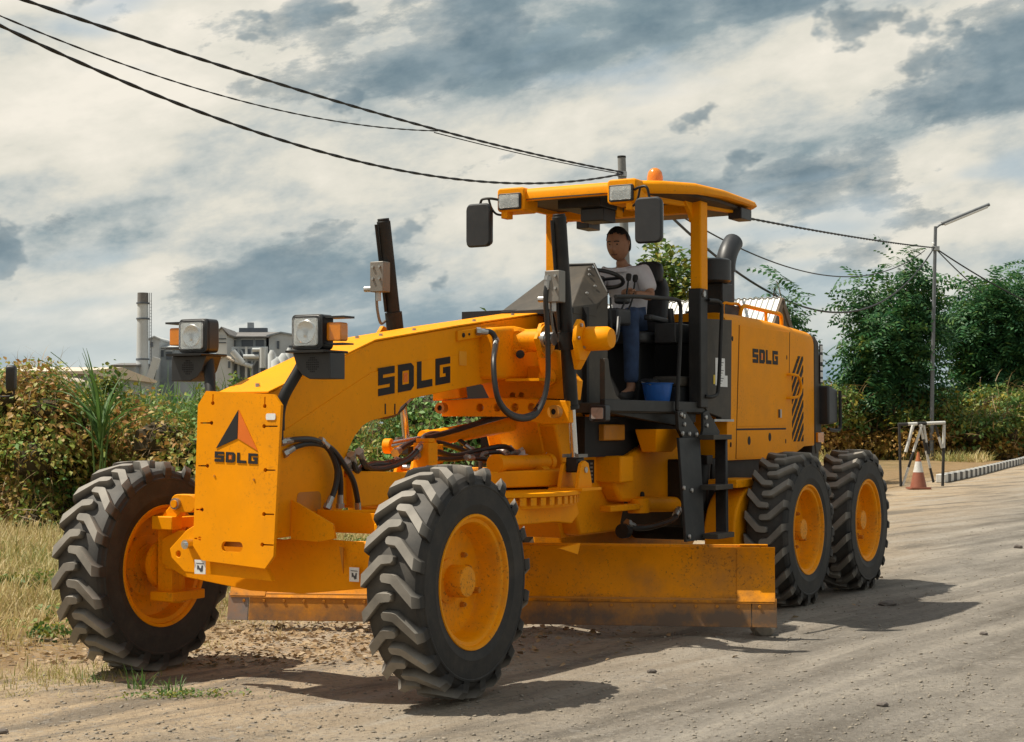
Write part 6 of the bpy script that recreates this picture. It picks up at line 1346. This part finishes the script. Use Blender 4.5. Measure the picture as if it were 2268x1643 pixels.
def building(name, u0, u1, v_eave, v_ridge, depth, label, wall='plant_grey', roof='plant_roof', y=FY, windows=(), overhang=.5, gable='front', ridge_u=None):
    b_ = empty(name, (fx(u0, y), y, 0)); tag(b_, label, 'building'); w_ = fx(u1, y) - fx(u0, y); he, hr = fz(v_eave, y), fz(v_ridge, y)
    if gable == 'front':
        rx = w_ / 2 if ridge_u is None else fx(ridge_u, y) - fx(u0, y)
        wl_ = link('wall', MB().prism([(0,0),(w_,0),(w_,he),(rx,hr),(0,he)], 'bz', 0, depth).mesh('wall', wall, smooth=None), b_)
        for (xa, za, xb, zb) in ((-overhang, he - .2, rx, hr), (rx, hr, w_ + overhang, he - .2)):
            link('roof', MB().add([(xa,-overhang,za+.05),(xb,-overhang,zb+.05),(xb,depth+overhang,zb+.05),(xa,depth+overhang,za+.05),(xa,-overhang,za+.4),(xb,-overhang,zb+.4),(xb,depth+overhang,zb+.4),(xa,depth+overhang,za+.4)], [(3,2,1,0),(4,5,6,7),(0,1,5,4),(1,2,6,5),(2,3,7,6),(3,0,4,7)]).mesh('roof', roof, smooth=None), b_)
    else:
        wl_ = link('wall', MB().bb(0, w_, 0, depth, 0, he).mesh('wall', wall, smooth=None), b_)
        link('roof', MB().prism([(-overhang,he-.3),(-overhang,he),(depth*.5,hr),(depth+overhang,he),(depth+overhang,he-.3)], 'lz', -overhang, w_ + overhang).mesh('roof', roof, smooth=None), b_)
    for (a, c, d, e) in windows:
        f = link('window', MB().bb(fx(a, y) - fx(u0, y), fx(c, y) - fx(u0, y), -.25, -.02, fz(e, y), fz(d, y)).mesh('window', 'plant_dark', smooth=None), b_)
        link('frame', MB().bb(fx(a, y) - fx(u0, y) - .2, fx(c, y) - fx(u0, y) + .2, -.30, -.26, fz(d, y), fz(d, y) + .25).mesh('frame', 'plant_light', smooth=None), f)
    return b_
building('boiler_house', 500, 588, 745, 727, 30, 'large grey boiler house with monitor roof right of the first headlamp', wall='plant_grey', windows=[(515,521,753,768),(535,560,752,770),(566,584,752,770)], gable='side', overhang=1.0)
building('boiler_annex', 478, 502, 742, 727, 18, 'pale gabled annex left of the boiler house', wall='plant_light', y=380, windows=[(480,500,748,751),(480,500,757,760)])
building('mill_block', 595, 660, 744, 738, 26, 'plain grey mill block to the left of the second headlamp', wall='plant_light', roof='plant_grey', windows=[(613,618,755,772),(640,646,765,785)], ridge_u=622)
building('conveyor_house', 331, 352, 752, 747, 14, 'small white gabled conveyor house beside the chimney', wall='plant_light', roof='plant_light', y=400, windows=[(333,338,757,768)])
building('tall_shed', 348, 388, 768, 760, 16, 'grey shed with flat roof right of the chimney', wall='plant_grey', roof='plant_light', y=402, windows=[(352,362,775,790),(368,380,778,796)], gable='side')
building('dark_shed', 250, 300, 808, 800, 20, 'low dark roofed shed at the left foot of the chimney', wall='plant_grey', roof='plant_roof', y=385, gable='side')
building('lean_to', 480, 512, 800, 790, 10, 'low shed with sunlit roof under the boiler house', wall='plant_light', roof='cream_roof', y=372, windows=[(505,510,800,815)])
building('long_shed', 385, 482, 812, 803, 20, 'long low grey shed between chimney and boiler house', wall='plant_grey', roof='plant_roof', y=396, gable='side')
building('low_works', 588, 700, 815, 806, 20, 'long low works building right of the boiler house', wall='plant_grey', roof='plant_light', y=396, gable='side')
# pipe racks in front of the boiler house
rk = empty('pipe_rack', (fx(510, 374), 374, 0)); tag(rk, 'steel pipe rack frame standing before the grey boiler house', 'pipe rack')
for u in (515, 528, 545, 558, 575, 590): link('post', MB().bb(fx(u, 374) - fx(510, 374) - .25, fx(u, 374) - fx(510, 374) + .25, -.25, .25, 0, fz(768, 374)).mesh('post', 'plant_light' if u in (545, 590) else 'plant_grey', smooth=None), rk)
for v_ in (770, 797): link('beam', MB().bb(fx(513, 374) - fx(510, 374), fx(592, 374) - fx(510, 374), -.2, .2, fz(v_, 374) - .25, fz(v_, 374) + .25).mesh('beam', 'plant_grey', smooth=None), rk)
for k, (u0, v0, u1, v1) in enumerate(((516,810,528,783),(530,770,545,796),(560,810,575,783),(575,770,590,796))): link('brace', MB().bar((fx(u0,374)-fx(510,374),0,fz(v0,374)), (fx(u1,374)-fx(510,374),0,fz(v1,374)), .35, .35).mesh('brace', 'plant_grey', smooth=None), rk)
link('backing', MB().bb(0, fx(590,374)-fx(510,374), 1.5, 2, 0, fz(772,374)).mesh('backing', 'plant_shade', smooth=None), rk)
for (u0, v0, u1, v1, r) in ((516,778,540,806,.7),(540,790,575,790,.5),(560,775,590,775,.45),(583,770,583,815,.8),(522,800,560,812,.5)): link('pipe', MB().cyl((fx(u0,374)-fx(510,374),-.9,fz(v0,374)), (fx(u1,374)-fx(510,374),-.9,fz(v1,374)), r, n=10).mesh('pipe', 'plant_light', smooth=50), rk)
for (u, r, v0) in ((602, .9, 775), (612, 1.4, 790), (628, 1.3, 782), (640, .8, 770)):
    t_ = link('silo', MB().lathe([(0,r),(fz(v0,372)-1,r),(fz(v0,372),r*.4),(fz(v0,372),0)], (0,0,0), (0,0,1), 18).mesh('silo', 'plant_light', smooth=50)); t_.location = (fx(u, 372), 372, 0)
    tag(t_, {602:'slim pale vessel left of the mill block',612:'stout pale silo before the mill block',628:'second pale silo before the mill block, right of the stout one',640:'thin pale stack at the right of the mill silos'}[u], 'silo')
rr_ = empty('conveyor', (fx(330, 384), 384, 0)); tag(rr_, 'slanting pale conveyor gallery at the right foot of the chimney', 'conveyor')
link('gallery', MB().bar((-.3,0,fz(860,384)), (fx(347,384)-fx(330,384),0,fz(792,384)), 1.6, 1.6).mesh('gallery', 'plant_light', smooth=None), rr_)
link('trestle', MB().bb(1.4,1.8,-.4,.4,0,fz(806,384)).mesh('trestle', 'plant_grey', smooth=None), rr_)
rl = empty('roof_rail', (fx(508, 391), 391 + 14, fz(727, 391))); tag(rl, 'dark ridge vent along the boiler house roof', 'roof vent')
link('vent', MB().bb(0, fx(572,391)-fx(508,391), -.8, .8, -.4, .9).mesh('vent', 'plant_dark', smooth=None), rl); link('vent_cap', MB().bb(2.0, 3.4, -.7, .7, .9, 2.2).mesh('vent_cap', 'plant_grey', smooth=None), rl)
building('warehouse', -60, 168, 822, 800, 40, 'long low warehouse with pale cream roof at the far left', wall='plant_grey', roof='cream_roof', y=190, gable='side', overhang=.6)
va = empty('vaulted_shed', (fx(110, 150), 150, 0)); tag(va, 'low cream vaulted shed roof peeping above the thicket at far left', 'shed')
link('vault', MB().prism([(1.45 * math.cos(rad(a)), fz(850,150) + .75 * math.sin(rad(a))) for a in range(0, 181, 15)], 'bz', 0, 8).mesh('vault', 'cream_roof', smooth=40), va); link('wall', MB().bb(-1.4, 1.4, .1, 7.9, 0, fz(850,150)).mesh('wall', 'plant_grey', smooth=None), va)
# far hills
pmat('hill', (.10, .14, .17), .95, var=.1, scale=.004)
def hill(label, x0, x1, y, h, seed):
    pts = [(x0 + (x1 - x0) * k / 60, h * (0.55 + .45 * math.sin(k * .21 + seed) * math.sin(k * .083 + seed * 2)) * math.sin(math.pi * k / 60) ** .4) for k in range(61)]
    o = link('hills', MB().loft([[(a, y, -5) for a, b_ in pts] + [(a, y + 900, -5) for a, b_ in reversed(pts)], [(a, y + 120, b_) for a, b_ in pts] + [(a, y + 600, b_) for a, b_ in reversed(pts)]]).mesh('hills', 'hill', smooth=60)); o['kind'] = 'structure'; o['label'] = label
hill('low blue hills on the left horizon', -2600, -900, 5200, 215, 1.0); hill('low blue hills on the right horizon', 500, 2600, 6000, 205, 2.2)

# ---- vehicle mirror poking in at the left edge -------------------------------
mi = empty('vehicle_mirror', (-5.68, 17.0, 0)); tag(mi, 'black mirror on a thin bent arm at the left edge of the picture', 'mirror')
rings = [[(.62 + a * k, b_, 2.07 + c * k) for a, c in rrect(-.05, .05, -.13, .13, .03)] for b_, k in ((-.04,.85),(-.02,1),(.03,1),(.05,.8))]
link('mirror_head', MB().loft(rings).mesh('mirror_head', 'plastic', smooth=50), mi)
link('mirror_arm', MB().tube(spline([(.64,0,1.98),(.65,0,1.91),(.60,0,1.885),(.3,0,1.88),(0,0,1.88)], 5), .010, 8).mesh('mirror_arm', 'black_metal', smooth=60), mi)
link('mirror_post', MB().cyl((0,0,0),(0,0,1.95),.03,n=10).mesh('mirror_post', 'black_metal', smooth=60), mi)
# ---- white rags on the drawbar -----------------------------------------------
pmat('rag_white', (.66, .64, .60), .9, var=.1, scale=20, bump=.3, bscale=40)
for i, (b_, l_, z_, a_, lab) in enumerate(((2.82, -.02, 1.31, .5, 'crumpled white rag on the drawbar, left one of three'), (2.98, -.10, 1.37, 1.4, 'crumpled white rag on the drawbar, topmost of three'), (3.0, .08, 1.29, 2.6, 'crumpled white rag on the drawbar, lowest right of three'))):
    v, f_ = [], []; rr2 = random.Random(i)
    for j in range(5):
        for k in range(9): v.append((-.10 + .05 * j + rr2.uniform(-.01, .01), -.13 + .033 * k, .03 + .022 * math.sin(j * 1.7 + i) + .02 * math.sin(k * 1.1 + j) + rr2.uniform(-.006, .006)))
    for j in range(4):
        for k in range(8): f_.append((j*9+k, j*9+k+1, (j+1)*9+k+1, (j+1)*9+k))
    o = link('rag', MB().add(v, f_).mesh('rag', 'rag_white', smooth=60)); o.location = gw(b_, l_, z_); o.rotation_euler = (0, 0, GROT + a_); sd = o.modifiers.new('s', 'SOLIDIFY'); sd.thickness = .02; tag(o, lab, 'rag')
